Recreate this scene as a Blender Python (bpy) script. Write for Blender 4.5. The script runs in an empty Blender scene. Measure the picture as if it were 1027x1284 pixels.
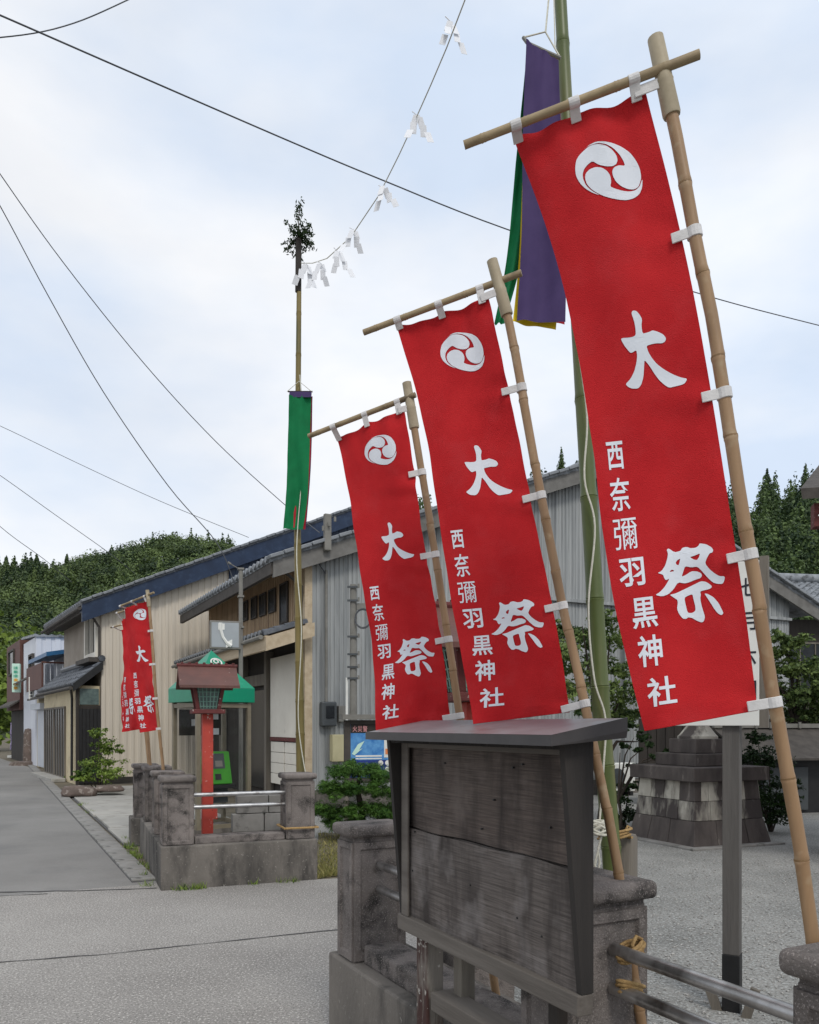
import bpy, bmesh, math, random
import numpy as np
from mathutils import Vector, Matrix, noise
from mathutils.geometry import tessellate_polygon

random.seed(7)
R = math.radians
sc = bpy.context.scene
col = sc.collection

# ---------------------------------------------------------------- camera
F, CX, HY, EYE = 1030.0, 513.5, 910.0, 1.6
cam_d = bpy.data.cameras.new('camera')
cam_d.sensor_fit = 'AUTO'; cam_d.sensor_width = 36.0
cam_d.lens = F / 1284.0 * 36.0
cam_d.shift_y = (HY - 642.0) / 1284.0
cam_d.clip_start = 0.05; cam_d.clip_end = 3000
cam = bpy.data.objects.new('camera', cam_d); col.objects.link(cam)
cam.location = (0, 0, EYE); cam.rotation_euler = (R(90), 0, 0)
sc.camera = cam

# ---------------------------------------------------------------- world, sun, exposure
SUN_EL, SUN_AZ = R(48), R(164)          # azimuth clockwise from +Y
world = bpy.data.worlds.new('World'); sc.world = world; world.use_nodes = True
nt = world.node_tree; N = nt.nodes; L = nt.links; N.clear()
out = N.new('ShaderNodeOutputWorld'); bg = N.new('ShaderNodeBackground')
sky = N.new('ShaderNodeTexSky'); sky.sky_type = 'NISHITA'; sky.sun_disc = False
sky.sun_elevation = SUN_EL; sky.sun_rotation = SUN_AZ; sky.air_density = 1.0; sky.dust_density = 2.0
tc = N.new('ShaderNodeTexCoord'); mp = N.new('ShaderNodeMapping'); mp.inputs['Scale'].default_value = (1, 1, 2.2)
mp.inputs['Location'].default_value = (0.4, 0.1, 0.3)
n1 = N.new('ShaderNodeTexNoise'); n1.inputs['Scale'].default_value = 2.6; n1.inputs['Detail'].default_value = 5; n1.inputs['Roughness'].default_value = 0.5
n1.inputs['Distortion'].default_value = 0.3
rp = N.new('ShaderNodeValToRGB'); rp.color_ramp.elements[0].position = 0.30; rp.color_ramp.elements[1].position = 0.68
rp.color_ramp.elements[0].color = (0.80, 0.80, 0.80, 1); rp.color_ramp.elements[1].color = (0.985, 0.985, 0.985, 1)
n2 = N.new('ShaderNodeTexNoise'); n2.inputs['Scale'].default_value = 1.9; n2.inputs['Detail'].default_value = 6
rp2 = N.new('ShaderNodeValToRGB'); rp2.color_ramp.elements[0].position = 0.36; rp2.color_ramp.elements[1].position = 0.6
rp2.color_ramp.elements[0].color = (6.7, 7.7, 9.2, 1); rp2.color_ramp.elements[1].color = (9.4, 9.5, 9.7, 1)
mx = N.new('ShaderNodeMix'); mx.data_type = 'RGBA'
L.new(tc.outputs['Generated'], mp.inputs['Vector']); L.new(mp.outputs[0], n1.inputs['Vector']); L.new(mp.outputs[0], n2.inputs['Vector'])
L.new(n1.outputs['Fac'], rp.inputs['Fac']); L.new(rp.outputs['Color'], mx.inputs[0])
L.new(n2.outputs['Fac'], rp2.inputs['Fac'])
L.new(sky.outputs['Color'], mx.inputs[6]); L.new(rp2.outputs['Color'], mx.inputs[7])
L.new(mx.outputs[2], bg.inputs['Color']); bg.inputs['Strength'].default_value = 0.105
L.new(bg.outputs[0], out.inputs['Surface'])
sun_d = bpy.data.lights.new('sun', 'SUN'); sun_d.energy = 1.5; sun_d.angle = R(14); sun_d.color = (1.0, 0.96, 0.9)
sun = bpy.data.objects.new('sun', sun_d); col.objects.link(sun)
sd = Vector((math.sin(SUN_AZ) * math.cos(SUN_EL), math.cos(SUN_AZ) * math.cos(SUN_EL), math.sin(SUN_EL)))
sun.rotation_euler = (-sd).to_track_quat('-Z', 'Y').to_euler(); sun.location = (0, -10, 30)
sc.view_settings.view_transform = 'Standard'; sc.view_settings.look = 'None'
sc.view_settings.exposure = 0.06; sc.view_settings.gamma = 1.0; sc.view_settings.use_curve_mapping = False
sc.cycles.max_bounces = 8; sc.cycles.transparent_max_bounces = 12

# ---------------------------------------------------------------- helpers
def P(px, py, d):                       # point at depth d on the line of sight of a photo position
    return Vector(((px - CX) / F * d, d, EYE + (HY - py) / F * d))
def G(px, py, z=0.0):                   # point on level ground
    return P(px, py, (EYE - z) * F / (py - HY))
def V2(x, y): return Vector((x, y, 0))
S1 = Vector((-0.453, 0.8916, 0)); N1 = Vector((0.8916, 0.453, 0))        # along / across the street
S2 = Vector((-0.533, 0.846, 0)); N2 = Vector((0.846, 0.533, 0))          # after the bend
UP = Vector((0, 0, 1))

class Frame:
    def __init__(s, o, e1, e2): s.o, s.e1, s.e2 = Vector((o[0], o[1], 0)), e1.normalized(), e2.normalized()
    def __call__(s, a, b, z): return s.o + s.e1 * a + s.e2 * b + UP * z
    def hit(s, px, py, b=0.0):          # where the sight line meets the upright plane b = const: (a, z)
        o = s.o + s.e2 * b; k = (px - CX) / F
        a = (k * o.y - o.x) / (s.e1.x - k * s.e1.y)
        d = o.y + s.e1.y * a
        return a, EYE + (HY - py) / F * d
    def hit2(s, px, py, a=0.0):         # plane a = const: (b, z)
        o = s.o + s.e1 * a; k = (px - CX) / F
        b = (k * o.y - o.x) / (s.e2.x - k * s.e2.y)
        d = o.y + s.e2.y * b
        return b, EYE + (HY - py) / F * d

class MB:
    def __init__(s): s.v = []; s.f = []
    def add(s, vs, fs):
        k = len(s.v); s.v += [Vector(p) for p in vs]; s.f += [tuple(i + k for i in q) for q in fs]; return s
    def hexa(s, b, t):                  # 4 bottom, 4 top points, counter-clockwise from above
        return s.add(list(b) + list(t), [(3, 2, 1, 0), (4, 5, 6, 7), (0, 1, 5, 4), (1, 2, 6, 5), (2, 3, 7, 6), (3, 0, 4, 7)])
    def box(s, c, size, ex=Vector((1, 0, 0)), ey=None, ez=None):
        ex = Vector(ex).normalized(); ez = Vector(ez).normalized() if ez else UP
        ey = Vector(ey).normalized() if ey else ez.cross(ex).normalized()
        x, y, z = ex * size[0] / 2, ey * size[1] / 2, ez * size[2] / 2; c = Vector(c)
        return s.hexa([c - x - y - z, c + x - y - z, c + x + y - z, c - x + y - z], [c - x - y + z, c + x - y + z, c + x + y + z, c - x + y + z])
    def fbox(s, fr, a0, a1, b0, b1, z0, z1):
        q = [(a0, b0), (a1, b0), (a1, b1), (a0, b1)]
        return s.hexa([fr(a, b, z0) for a, b in q], [fr(a, b, z1) for a, b in q])
    def extrude(s, poly, vec):
        n = len(poly); vec = Vector(vec); a = [Vector(p) for p in poly]; b = [p + vec for p in a]
        return s.add(a + b, [tuple(range(n))[::-1], tuple(range(n, 2 * n))] + [(i, (i + 1) % n, n + (i + 1) % n, n + i) for i in range(n)])
    def tube(s, path, r, n=10, cap=True):
        path = [Vector(p) for p in path]; m = len(path)
        rr = r if isinstance(r, (list, tuple)) else [r] * m
        t0 = (path[1] - path[0]).normalized(); ref = Vector((1, 0, 0)) if abs(t0.x) < 0.9 else Vector((0, 1, 0))
        u = (ref - t0 * ref.dot(t0)).normalized(); vs = []; fs = []
        for i, p in enumerate(path):
            t = (path[min(i + 1, m - 1)] - path[max(i - 1, 0)]).normalized()
            u = (u - t * u.dot(t)).normalized(); w = t.cross(u)
            for k in range(n):
                a = 2 * math.pi * k / n; vs.append(p + (u * math.cos(a) + w * math.sin(a)) * rr[i])
        for i in range(m - 1):
            for k in range(n):
                fs.append((i * n + k, i * n + (k + 1) % n, (i + 1) * n + (k + 1) % n, (i + 1) * n + k))
        if cap: fs += [tuple(range(n))[::-1], tuple(range((m - 1) * n, m * n))]
        return s.add(vs, fs)
    def grid(s, pts):                   # rows of points
        nu, nv = len(pts), len(pts[0]); k = len(s.v)
        for row in pts: s.v += [Vector(p) for p in row]
        for i in range(nu - 1):
            for j in range(nv - 1):
                a = k + i * nv + j; s.f.append((a, a + 1, a + nv + 1, a + nv))
        return s
    def lathe(s, c, prof, n=24, ang=0.0):
        c = Vector(c); vs = []; fs = []; m = len(prof)
        for r, z in prof:
            for k in range(n):
                a = 2 * math.pi * k / n + ang; vs.append(c + Vector((r * math.cos(a), r * math.sin(a), z)))
        for i in range(m - 1):
            for k in range(n): fs.append((i * n + k, i * n + (k + 1) % n, (i + 1) * n + (k + 1) % n, (i + 1) * n + k))
        fs += [tuple(range(n))[::-1], tuple(range((m - 1) * n, m * n))]
        return s.add(vs, fs)
    def mesh(s, name, bevel=0, seg=2, smooth=None):
        me = bpy.data.meshes.new(name); me.from_pydata([tuple(v) for v in s.v], [], s.f)
        if bevel:
            bm = bmesh.new(); bm.from_mesh(me)
            bmesh.ops.remove_doubles(bm, verts=bm.verts, dist=1e-5)
            ed = [e for e in bm.edges if len(e.link_faces) == 2 and e.calc_face_angle(0) > 0.5]
            bmesh.ops.bevel(bm, geom=ed, offset=bevel, segments=seg, affect='EDGES', profile=0.5, clamp_overlap=True)
            bm.to_mesh(me); bm.free()
        if smooth:
            for p in me.polygons: p.use_smooth = True
            me.set_sharp_from_angle(angle=R(smooth))
        me.validate(); return me
    def build(s, name, mat, parent=None, bevel=0, seg=2, smooth=None):
        me = s.mesh(name, bevel, seg, smooth)
        me.materials.append(mat)
        return link(name, me, parent)

def link(name, me, parent=None):
    o = bpy.data.objects.new(name, me); col.objects.link(o)
    if parent is not None:
        o.parent = parent
        root = parent
        while root.parent: root = root.parent
        if parent is root and root.type == 'EMPTY': o.matrix_parent_inverse = Matrix.Translation(-Vector(root.location))
    return o
def tag(o, label=None, cat=None, group=None, kind=None):
    for k, v in (('label', label), ('category', cat), ('group', group), ('kind', kind)):
        if v: o[k] = v
    return o
def thing(name, label, cat, loc=(0, 0, 0), group=None):
    o = bpy.data.objects.new(name, None); col.objects.link(o); o.location = loc; o.empty_display_size = 0.1
    return tag(o, label, cat, group)
def copy_tree(o, parent=None):
    c = o.copy(); col.objects.link(c)
    if parent is not None: c.parent = parent
    for ch in list(o.children): copy_tree(ch, c)
    return c

# ---------------------------------------------------------------- materials
def lin(c):
    return tuple(((x / 255) / 12.92 if x / 255 <= 0.04045 else ((x / 255 + 0.055) / 1.055) ** 2.4) for x in c[:3]) + (1,)
def M(name, c1, c2=None, scale=4, rough=0.8, bump=0, bscale=80, metal=0, size=(1, 1, 1), rot=(0, 0, 0), lo=0.35, hi=0.65, detail=6,
      c3=None, s3=2.0, lo3=0.55, hi3=0.65, size3=(1, 1, 1), c4=None, s4=60, lo4=0.6, hi4=0.66, trans=0, spec=0.4, rvar=0.0, alpha=1.0, rand=0.0):
    m = bpy.data.materials.new(name); m.use_nodes = True; n = m.node_tree.nodes; l = m.node_tree.links
    b = n['Principled BSDF']; b.inputs['Roughness'].default_value = rough; b.inputs['Metallic'].default_value = metal
    b.inputs['Specular IOR Level'].default_value = spec; b.inputs['Alpha'].default_value = alpha
    b.inputs['Transmission Weight'].default_value = trans
    t = n.new('ShaderNodeTexCoord')
    def nz(scale, size, rot, det=6, ro=0.6):
        mpn = n.new('ShaderNodeMapping'); mpn.vector_type = 'TEXTURE'
        mpn.inputs['Scale'].default_value = size; mpn.inputs['Rotation'].default_value = rot
        x = n.new('ShaderNodeTexNoise'); x.inputs['Scale'].default_value = scale; x.inputs['Detail'].default_value = det; x.inputs['Roughness'].default_value = ro
        l.new(t.outputs['Object'], mpn.inputs['Vector']); l.new(mpn.outputs[0], x.inputs['Vector']); return x
    def ramp(x, lo, hi, ca, cb):
        r = n.new('ShaderNodeValToRGB'); r.color_ramp.elements[0].position = lo; r.color_ramp.elements[1].position = hi
        r.color_ramp.elements[0].color = ca; r.color_ramp.elements[1].color = cb; l.new(x.outputs['Fac'], r.inputs['Fac']); return r
    def mix(fac, a, bb):
        mm = n.new('ShaderNodeMix'); mm.data_type = 'RGBA'; l.new(fac, mm.inputs[0]); l.new(a, mm.inputs[6])
        if isinstance(bb, tuple): mm.inputs[7].default_value = bb
        else: l.new(bb, mm.inputs[7])
        return mm.outputs[2]
    BW = ((0, 0, 0, 1), (1, 1, 1, 1))
    if c2 is None: c2 = tuple(max(0, x * 0.9) for x in c1)
    c = ramp(nz(scale, size, rot, detail), lo, hi, lin(c1), lin(c2)).outputs['Color']
    if c3: c = mix(ramp(nz(s3, size3, rot), lo3, hi3, *BW).outputs['Color'], c, lin(c3))
    if c4: c = mix(ramp(nz(s4, (1, 1, 1), (0, 0, 0), 3), lo4, hi4, *BW).outputs['Color'], c, lin(c4))
    if rand:
        oi = n.new('ShaderNodeObjectInfo'); mr = n.new('ShaderNodeMapRange'); l.new(oi.outputs['Random'], mr.inputs[0])
        mr.inputs[3].default_value = 1 - rand; mr.inputs[4].default_value = 1 + rand * 0.6
        hs = n.new('ShaderNodeHueSaturation'); l.new(mr.outputs[0], hs.inputs['Value']); l.new(c, hs.inputs['Color']); c = hs.outputs['Color']
    l.new(c, b.inputs['Base Color'])
    if bump:
        x = nz(bscale, size, rot, 4); bp = n.new('ShaderNodeBump'); bp.inputs['Strength'].default_value = min(1, bump); bp.inputs['Distance'].default_value = 0.01
        l.new(x.outputs['Fac'], bp.inputs['Height']); l.new(bp.outputs[0], b.inputs['Normal'])
    return m
def Mleaf(name, dark, bright, rough=0.55):
    m = bpy.data.materials.new(name); m.use_nodes = True; n = m.node_tree.nodes; l = m.node_tree.links
    b = n['Principled BSDF']; b.inputs['Roughness'].default_value = rough; b.inputs['Specular IOR Level'].default_value = 0.25
    a = n.new('ShaderNodeAttribute'); a.attribute_name = 'tint'
    r = n.new('ShaderNodeValToRGB'); r.color_ramp.elements[0].color = lin(dark); r.color_ramp.elements[1].color = lin(bright)
    l.new(a.outputs['Fac'], r.inputs['Fac']); l.new(r.outputs['Color'], b.inputs['Base Color'])
    tr = n.new('ShaderNodeBsdfTranslucent'); l.new(r.outputs['Color'], tr.inputs['Color'])
    ms = n.new('ShaderNodeMixShader'); ms.inputs[0].default_value = 0.25
    l.new(b.outputs[0], ms.inputs[1]); l.new(tr.outputs[0], ms.inputs[2]); l.new(ms.outputs[0], n['Material Output'].inputs['Surface'])
    return m

SROT = (0, 0, math.atan2(S1.y, S1.x))
m_crossing = M('worn_coarse_asphalt', (128, 124, 119), (164, 160, 154), scale=0.4, rough=0.9, bump=1.0, bscale=70, lo=0.3, hi=0.7,
               c3=(94, 91, 88), s3=80, lo3=0.52, hi3=0.64, c4=(198, 193, 186), s4=66, lo4=0.56, hi4=0.64)
m_street = M('fine_asphalt', (110, 108, 105), (134, 132, 128), scale=0.45, rough=0.9, bump=0.5, bscale=160, lo=0.3, hi=0.7,
             c3=(104, 103, 102), s3=0.8, lo3=0.55, hi3=0.8, c4=(165, 163, 160), s4=120, lo4=0.58, hi4=0.68)
m_yard = M('gravelled_yard', (112, 111, 107), (150, 148, 143), scale=0.8, rough=0.95, bump=1.0, bscale=60, c3=(90, 91, 89), s3=50, lo3=0.52, hi3=0.64,
           c4=(166, 168, 164), s4=48, lo4=0.54, hi4=0.62)
m_gravel = M('loose_gravel', (120, 118, 114), (172, 170, 165), scale=60, rough=0.95, lo=0.4, hi=0.6, detail=2)
m_earth = M('earth', (84, 78, 66), (110, 102, 86), scale=2, rough=1, bump=0.8, bscale=30)
m_patch = M('tar_seam', (70, 69, 68), (88, 87, 86), scale=9, rough=0.9, bump=0.4)
m_slab = M('pale_concrete', (150, 148, 142), (166, 163, 156), scale=1.2, rough=0.9, bump=0.3, bscale=90, c3=(140, 137, 130), s3=3, rand=0.06)
m_gutter = M('gutter_concrete', (118, 116, 112), (142, 140, 136), scale=3, rough=0.9, bump=0.5, c3=(84, 84, 80), s3=5, rand=0.1)
m_plinth = M('stained_concrete', (90, 86, 81), (118, 112, 105), scale=1.6, rough=0.95, bump=0.6, bscale=70, size=(1, 1, 2.2),
             c3=(52, 50, 48), s3=3.6, lo3=0.46, hi3=0.66, size3=(1, 1, 3.0), c4=(136, 131, 124), s4=45, lo4=0.62, hi4=0.72)
m_granite = M('weathered_granite', (94, 88, 84), (130, 122, 117), scale=3, rough=0.9, bump=0.8, bscale=130,
              c3=(50, 47, 45), s3=7, lo3=0.48, hi3=0.66, c4=(146, 138, 133), s4=170, lo4=0.57, hi4=0.66, rand=0.08)
m_steel = M('dull_steel_pipe', (168, 168, 168), (196, 196, 196), scale=14, rough=0.38, metal=0.85, c3=(94, 86, 80), s3=7, lo3=0.56, hi3=0.68)
m_steelold = M('tarnished_pipe', (138, 135, 132), (200, 198, 196), scale=6, rough=0.34, metal=0.85, c3=(66, 58, 52), s3=4, lo3=0.54, hi3=0.7)
m_redpaint = M('flaking_red_paint', (178, 66, 52), (158, 54, 43), scale=6, rough=0.6, bump=0.3, c3=(196, 186, 176), s3=16, lo3=0.64, hi3=0.67, c4=(110, 50, 40), s4=40, lo4=0.66, hi4=0.7)
m_maroon = M('faded_maroon_wood', (104, 52, 50), (84, 44, 42), scale=8, rough=0.8, bump=0.5, c3=(170, 160, 152), s3=30, lo3=0.63, hi3=0.68)
m_lroof = M('brown_sheet_roof', (104, 68, 60), (88, 60, 54), scale=5, rough=0.5, bump=0.2, c3=(168, 150, 140), s3=36, lo3=0.68, hi3=0.71)
m_lattice = M('green_lattice', (132, 168, 154), (108, 144, 132), scale=9, rough=0.7)
m_frost = M('frosted_pane', (96, 112, 108), (70, 84, 82), scale=9, rough=0.35)
m_booth_green = M('booth_green', (8, 140, 104), (12, 126, 96), scale=2, rough=0.35, c3=(60, 150, 124), s3=3, lo3=0.6, hi3=0.8)
m_bronze = M('bronze_aluminium', (140, 131, 112), (124, 115, 97), scale=6, rough=0.45, metal=0.3)
m_phone = M('phone_green', (66, 150, 42), (54, 134, 36), scale=5, rough=0.4)
m_dark = M('dark_plastic', (34, 34, 34), (44, 44, 44), scale=8, rough=0.5)
m_black = M('black_paint', (24, 24, 25), (34, 34, 34), scale=8, rough=0.55, bump=0.1)
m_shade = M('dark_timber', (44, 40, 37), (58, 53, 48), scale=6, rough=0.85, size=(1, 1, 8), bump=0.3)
m_white = M('white_board', (226, 226, 220), (214, 214, 208), scale=3, rough=0.6)
m_panel = M('off_white_panel', (222, 217, 205), (210, 204, 192), scale=1.2, rough=0.6, c3=(190, 184, 172), s3=3, lo3=0.6, hi3=0.8)
m_beige = M('beige_steel_siding', (204, 194, 178), (192, 183, 168), scale=1.5, rough=0.5, size=(1, 1, 6), c3=(172, 163, 149), s3=2, size3=(1, 1, 8), lo3=0.58, hi3=0.8)
m_taupe = M('taupe_plaster', (150, 140, 128), (164, 154, 142), scale=2, rough=0.9, bump=0.2)
m_siding = M('weathered_grey_siding', (134, 137, 137), (160, 162, 161), scale=14, rough=0.75, size=(1, 1, 26), bump=0.3, bscale=60, c3=(110, 113, 114), s3=6, size3=(1, 1, 20), lo3=0.48, hi3=0.70)
m_navy = M('navy_sheet_metal', (22, 38, 62), (30, 48, 74), scale=3, rough=0.45, c3=(40, 56, 80), s3=6)
m_tile = M('grey_roof_tile', (104, 108, 112), (142, 146, 150), scale=4, rough=0.5, bump=0.2, c3=(76, 78, 80), s3=3, rand=0.1)
m_tiledark = M('dark_roof_tile', (76, 80, 86), (104, 108, 114), scale=6, rough=0.4, c3=(56, 58, 62), s3=3)
m_fascia = M('grey_bargeboard', (98, 96, 92), (116, 114, 110), scale=5, rough=0.8, size=(1, 1, 1), bump=0.3)
m_fasciadk = M('dark_eave_board', (62, 58, 54), (80, 75, 70), scale=5, rough=0.8, bump=0.3)
m_cedar = M('pale_cedar_strip', (186, 162, 132), (164, 140, 112), scale=6, rough=0.75, size=(1, 1, 12), c3=(134, 112, 90), s3=5, size3=(1, 1, 10))
m_cedarbeam = M('cedar_beam', (188, 172, 146), (168, 150, 124), scale=8, rough=0.75, size=(10, 1, 1), rot=SROT)
m_greywood = M('grey_post_wood', (120, 114, 104), (96, 90, 82), scale=9, rough=0.85, size=(1, 1, 14), bump=0.5)
m_board = M('weathered_board', (100, 89, 82), (62, 54, 50), scale=190, rough=0.9, lo=0.32, hi=0.68, size=(40, 1, 1), rot=SROT, bump=0.7, bscale=50, detail=8,
            c3=(50, 43, 40), s3=9, lo3=0.46, hi3=0.72, size3=(1, 1, 5), c4=(112, 102, 96), s4=6, lo4=0.52, hi4=0.85)
m_board_low = M('weathered_board_grey', (112, 104, 99), (72, 66, 62), scale=190, rough=0.9, lo=0.32, hi=0.68, size=(40, 1, 1), rot=SROT, bump=0.7, bscale=50, detail=8,
            c3=(60, 54, 51), s3=11, lo3=0.46, hi3=0.70, size3=(1, 1, 5), c4=(134, 128, 125), s4=6, lo4=0.5, hi4=0.85)
m_edge = M('dark_sheet_edge', (62, 60, 60), (74, 71, 71), scale=6, rough=0.4, metal=0.3)
m_frame = M('grey_frame_wood', (112, 106, 99), (88, 82, 76), scale=10, rough=0.85, size=(12, 1, 1), rot=SROT, bump=0.5, bscale=30)
m_darkside = M('dark_aged_wood', (50, 46, 43), (32, 30, 29), scale=10, rough=0.85, size=(1, 1, 14), bump=0.6, bscale=30)
m_sheet = M('brown_sheet_pale_sheen', (148, 147, 149), (126, 124, 126), scale=3, rough=0.4, metal=0.35, c3=(112, 66, 60), s3=1.8, lo3=0.55, hi3=0.7)  # brown sheet; its pale grey base colour is reflected light painted in
m_postgrey = M('dark_grey_post', (100, 97, 93), (82, 79, 76), scale=9, rough=0.85, size=(1, 1, 14), bump=0.5)
m_postpeel = M('peeling_post', (126, 120, 112), (104, 97, 90), scale=6, rough=0.9, size=(1, 1, 5), bump=0.8, bscale=40, c3=(66, 44, 40), s3=5, size3=(1, 1, 5), lo3=0.5, hi3=0.56, c4=(170, 166, 158), s4=30, lo4=0.6, hi4=0.66)
m_bamboo = M('dry_bamboo', (160, 130, 97), (134, 106, 77), scale=12, rough=0.5, size=(1, 1, 10), c3=(116, 92, 66), s3=9, size3=(1, 1, 6), lo3=0.5, hi3=0.75, c4=(166, 148, 120), s4=14, lo4=0.58, hi4=0.8, rand=0.06)
m_bamboogrey = M('grey_bamboo_bar', (158, 140, 108), (128, 112, 86), scale=9, rough=0.6, c3=(96, 84, 64), s3=9, lo3=0.58, hi3=0.7)
m_node = M('bamboo_node', (112, 86, 56), (140, 112, 78), scale=30, rough=0.6)
m_bambooG = M('green_bamboo', (72, 86, 44), (94, 102, 58), scale=6, rough=0.42, size=(1, 1, 8), c3=(116, 112, 78), s3=7, size3=(1, 1, 7), lo3=0.5, hi3=0.72)
m_bambooY = M('olive_bamboo', (124, 108, 62), (102, 92, 50), scale=6, rough=0.5, size=(1, 1, 8), c3=(80, 80, 46), s3=3, size3=(1, 1, 5))
m_tube = M('pale_sleeve', (168, 156, 132), (146, 134, 110), scale=12, rough=0.6)
m_red = M('red_banner_cloth', (194, 38, 42), (180, 29, 35), scale=5, rough=0.85, bump=0.5, bscale=420, c3=(190, 50, 54), s3=9, lo3=0.5, hi3=0.85, spec=0.2)
m_print = M('white_print', (222, 226, 232), (212, 217, 224), scale=6, rough=0.85, spec=0.2)
m_strap = M('white_strap', (208, 206, 204), (190, 188, 186), scale=24, rough=0.8, bump=0.2)
m_clothG = M('green_cloth', (14, 112, 66), (12, 100, 58), scale=5, rough=0.8, spec=0.2)
m_clothP = M('purple_cloth', (72, 58, 98), (62, 50, 88), scale=5, rough=0.8, spec=0.2)
m_clothY = M('yellow_cloth', (226, 196, 40), (214, 184, 34), scale=5, rough=0.8, spec=0.2)
m_clothR = M('crimson_cloth', (168, 40, 52), (150, 34, 46), scale=5, rough=0.8, spec=0.2)
m_straw = M('straw_rope', (178, 148, 100), (146, 116, 74), scale=60, rough=0.9, bump=0.6, bscale=200)
m_rope = M('white_rope', (206, 204, 190), (188, 186, 172), scale=60, rough=0.9, bump=0.3)
m_paper = M('white_paper', (232, 233, 236), (222, 224, 228), scale=6, rough=0.8)
m_wire = M('black_cable', (66, 68, 72), (80, 82, 86), scale=6, rough=0.6)
m_bark = M('bark', (72, 62, 54), (50, 44, 39), scale=14, rough=0.95, bump=0.8, size=(1, 1, 3))
m_leafmap = Mleaf('maple_leaf', (44, 66, 34), (134, 152, 84))
m_leafpine = Mleaf('pine_needle', (34, 70, 28), (112, 152, 66))
m_leafbush = Mleaf('shrub_leaf', (40, 66, 26), (150, 172, 78))
m_leafdark = Mleaf('dark_shrub_leaf', (20, 36, 18), (60, 84, 40))
m_forest = Mleaf('forest_leaf', (32, 52, 30), (112, 130, 76))
m_forest2 = Mleaf('cedar_forest_leaf', (34, 54, 32), (104, 124, 72))
m_grass = Mleaf('dry_grass', (98, 104, 56), (168, 158, 100))
m_hill = M('forest_floor', (40, 50, 30), (54, 64, 38), scale=0.2, rough=1)
m_cream = M('cream_plaster', (206, 192, 160), (194, 180, 148), scale=2, rough=0.85, c3=(176, 162, 134), s3=3)
m_whitemetal = M('white_metal_wall', (206, 209, 216), (196, 199, 206), scale=2, rough=0.5, size=(1, 1, 4))
m_brownwall = M('brown_wall', (98, 66, 58), (86, 58, 52), scale=2, rough=0.7)
m_pane = M('window_glass', (30, 33, 36), (42, 45, 48), scale=3, rough=0.25, spec=0.25)
m_glass = M('booth_glass', (60, 66, 64), (60, 66, 64), scale=3, rough=0.03, spec=0.5, alpha=0.06)
m_shutter = M('pale_shutter', (186, 190, 196), (176, 180, 186), scale=3, rough=0.5)
m_ls_pale = M('pale_lantern_stone', (190, 186, 173), (168, 162, 150), scale=4, rough=0.9, bump=0.4, bscale=60, c3=(78, 72, 69), s3=2.6, size3=(1, 1, 3.2), lo3=0.50, hi3=0.60)
m_ls_mid = M('half_stained_lantern_stone', (176, 171, 159), (150, 145, 134), scale=4, rough=0.9, bump=0.4, bscale=60, c3=(72, 66, 64), s3=2.6, size3=(1, 1, 3.2), lo3=0.42, hi3=0.54)
m_ls_dark = M('blackened_lantern_stone', (66, 60, 58), (92, 85, 81), scale=4, rough=0.9, bump=0.5, bscale=60, size=(1, 1, 3), c3=(140, 134, 126), s3=4, size3=(1, 1, 3.5), lo3=0.62, hi3=0.7)
m_cream_box = M('cream_box', (196, 188, 150), (184, 176, 138), scale=3, rough=0.6)
m_meter = M('grey_meter', (74, 78, 80), (64, 68, 70), scale=3, rough=0.45)
m_pole = M('grey_concrete_pole', (128, 126, 120), (112, 110, 104), scale=5, rough=0.85, bump=0.2)
m_signgrey = M('faded_sign', (158, 164, 168), (146, 152, 156), scale=3, rough=0.5)
m_poster_blue = M('poster_blue', (48, 112, 178), (96, 156, 206), scale=9, rough=0.5)
m_poster_navy = M('poster_navy', (28, 46, 110), (34, 56, 130), scale=9, rough=0.5)
m_pink = M('poster_pink', (206, 150, 150), (196, 136, 138), scale=9, rough=0.6)
m_orange = M('poster_orange', (214, 130, 80), (204, 116, 66), scale=9, rough=0.6)
m_ink = M('black_ink', (26, 30, 40), (34, 38, 48), scale=9, rough=0.6)
m_signgreen = M('sign_green', (60, 150, 120), (70, 160, 130), scale=9, rough=0.5)
m_signorange = M('sign_orange', (206, 150, 40), (214, 160, 50), scale=9, rough=0.5)
m_mint = M('sign_mint', (196, 228, 210), (188, 220, 204), scale=6, rough=0.5)
m_stone = M('garden_rock', (112, 98, 90), (86, 76, 70), scale=4, rough=0.95, bump=1, bscale=14, c3=(140, 130, 122), s3=8)
m_blue = M('blue_roof_sheet', (34, 84, 126), (44, 96, 138), scale=3, rough=0.45)

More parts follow.
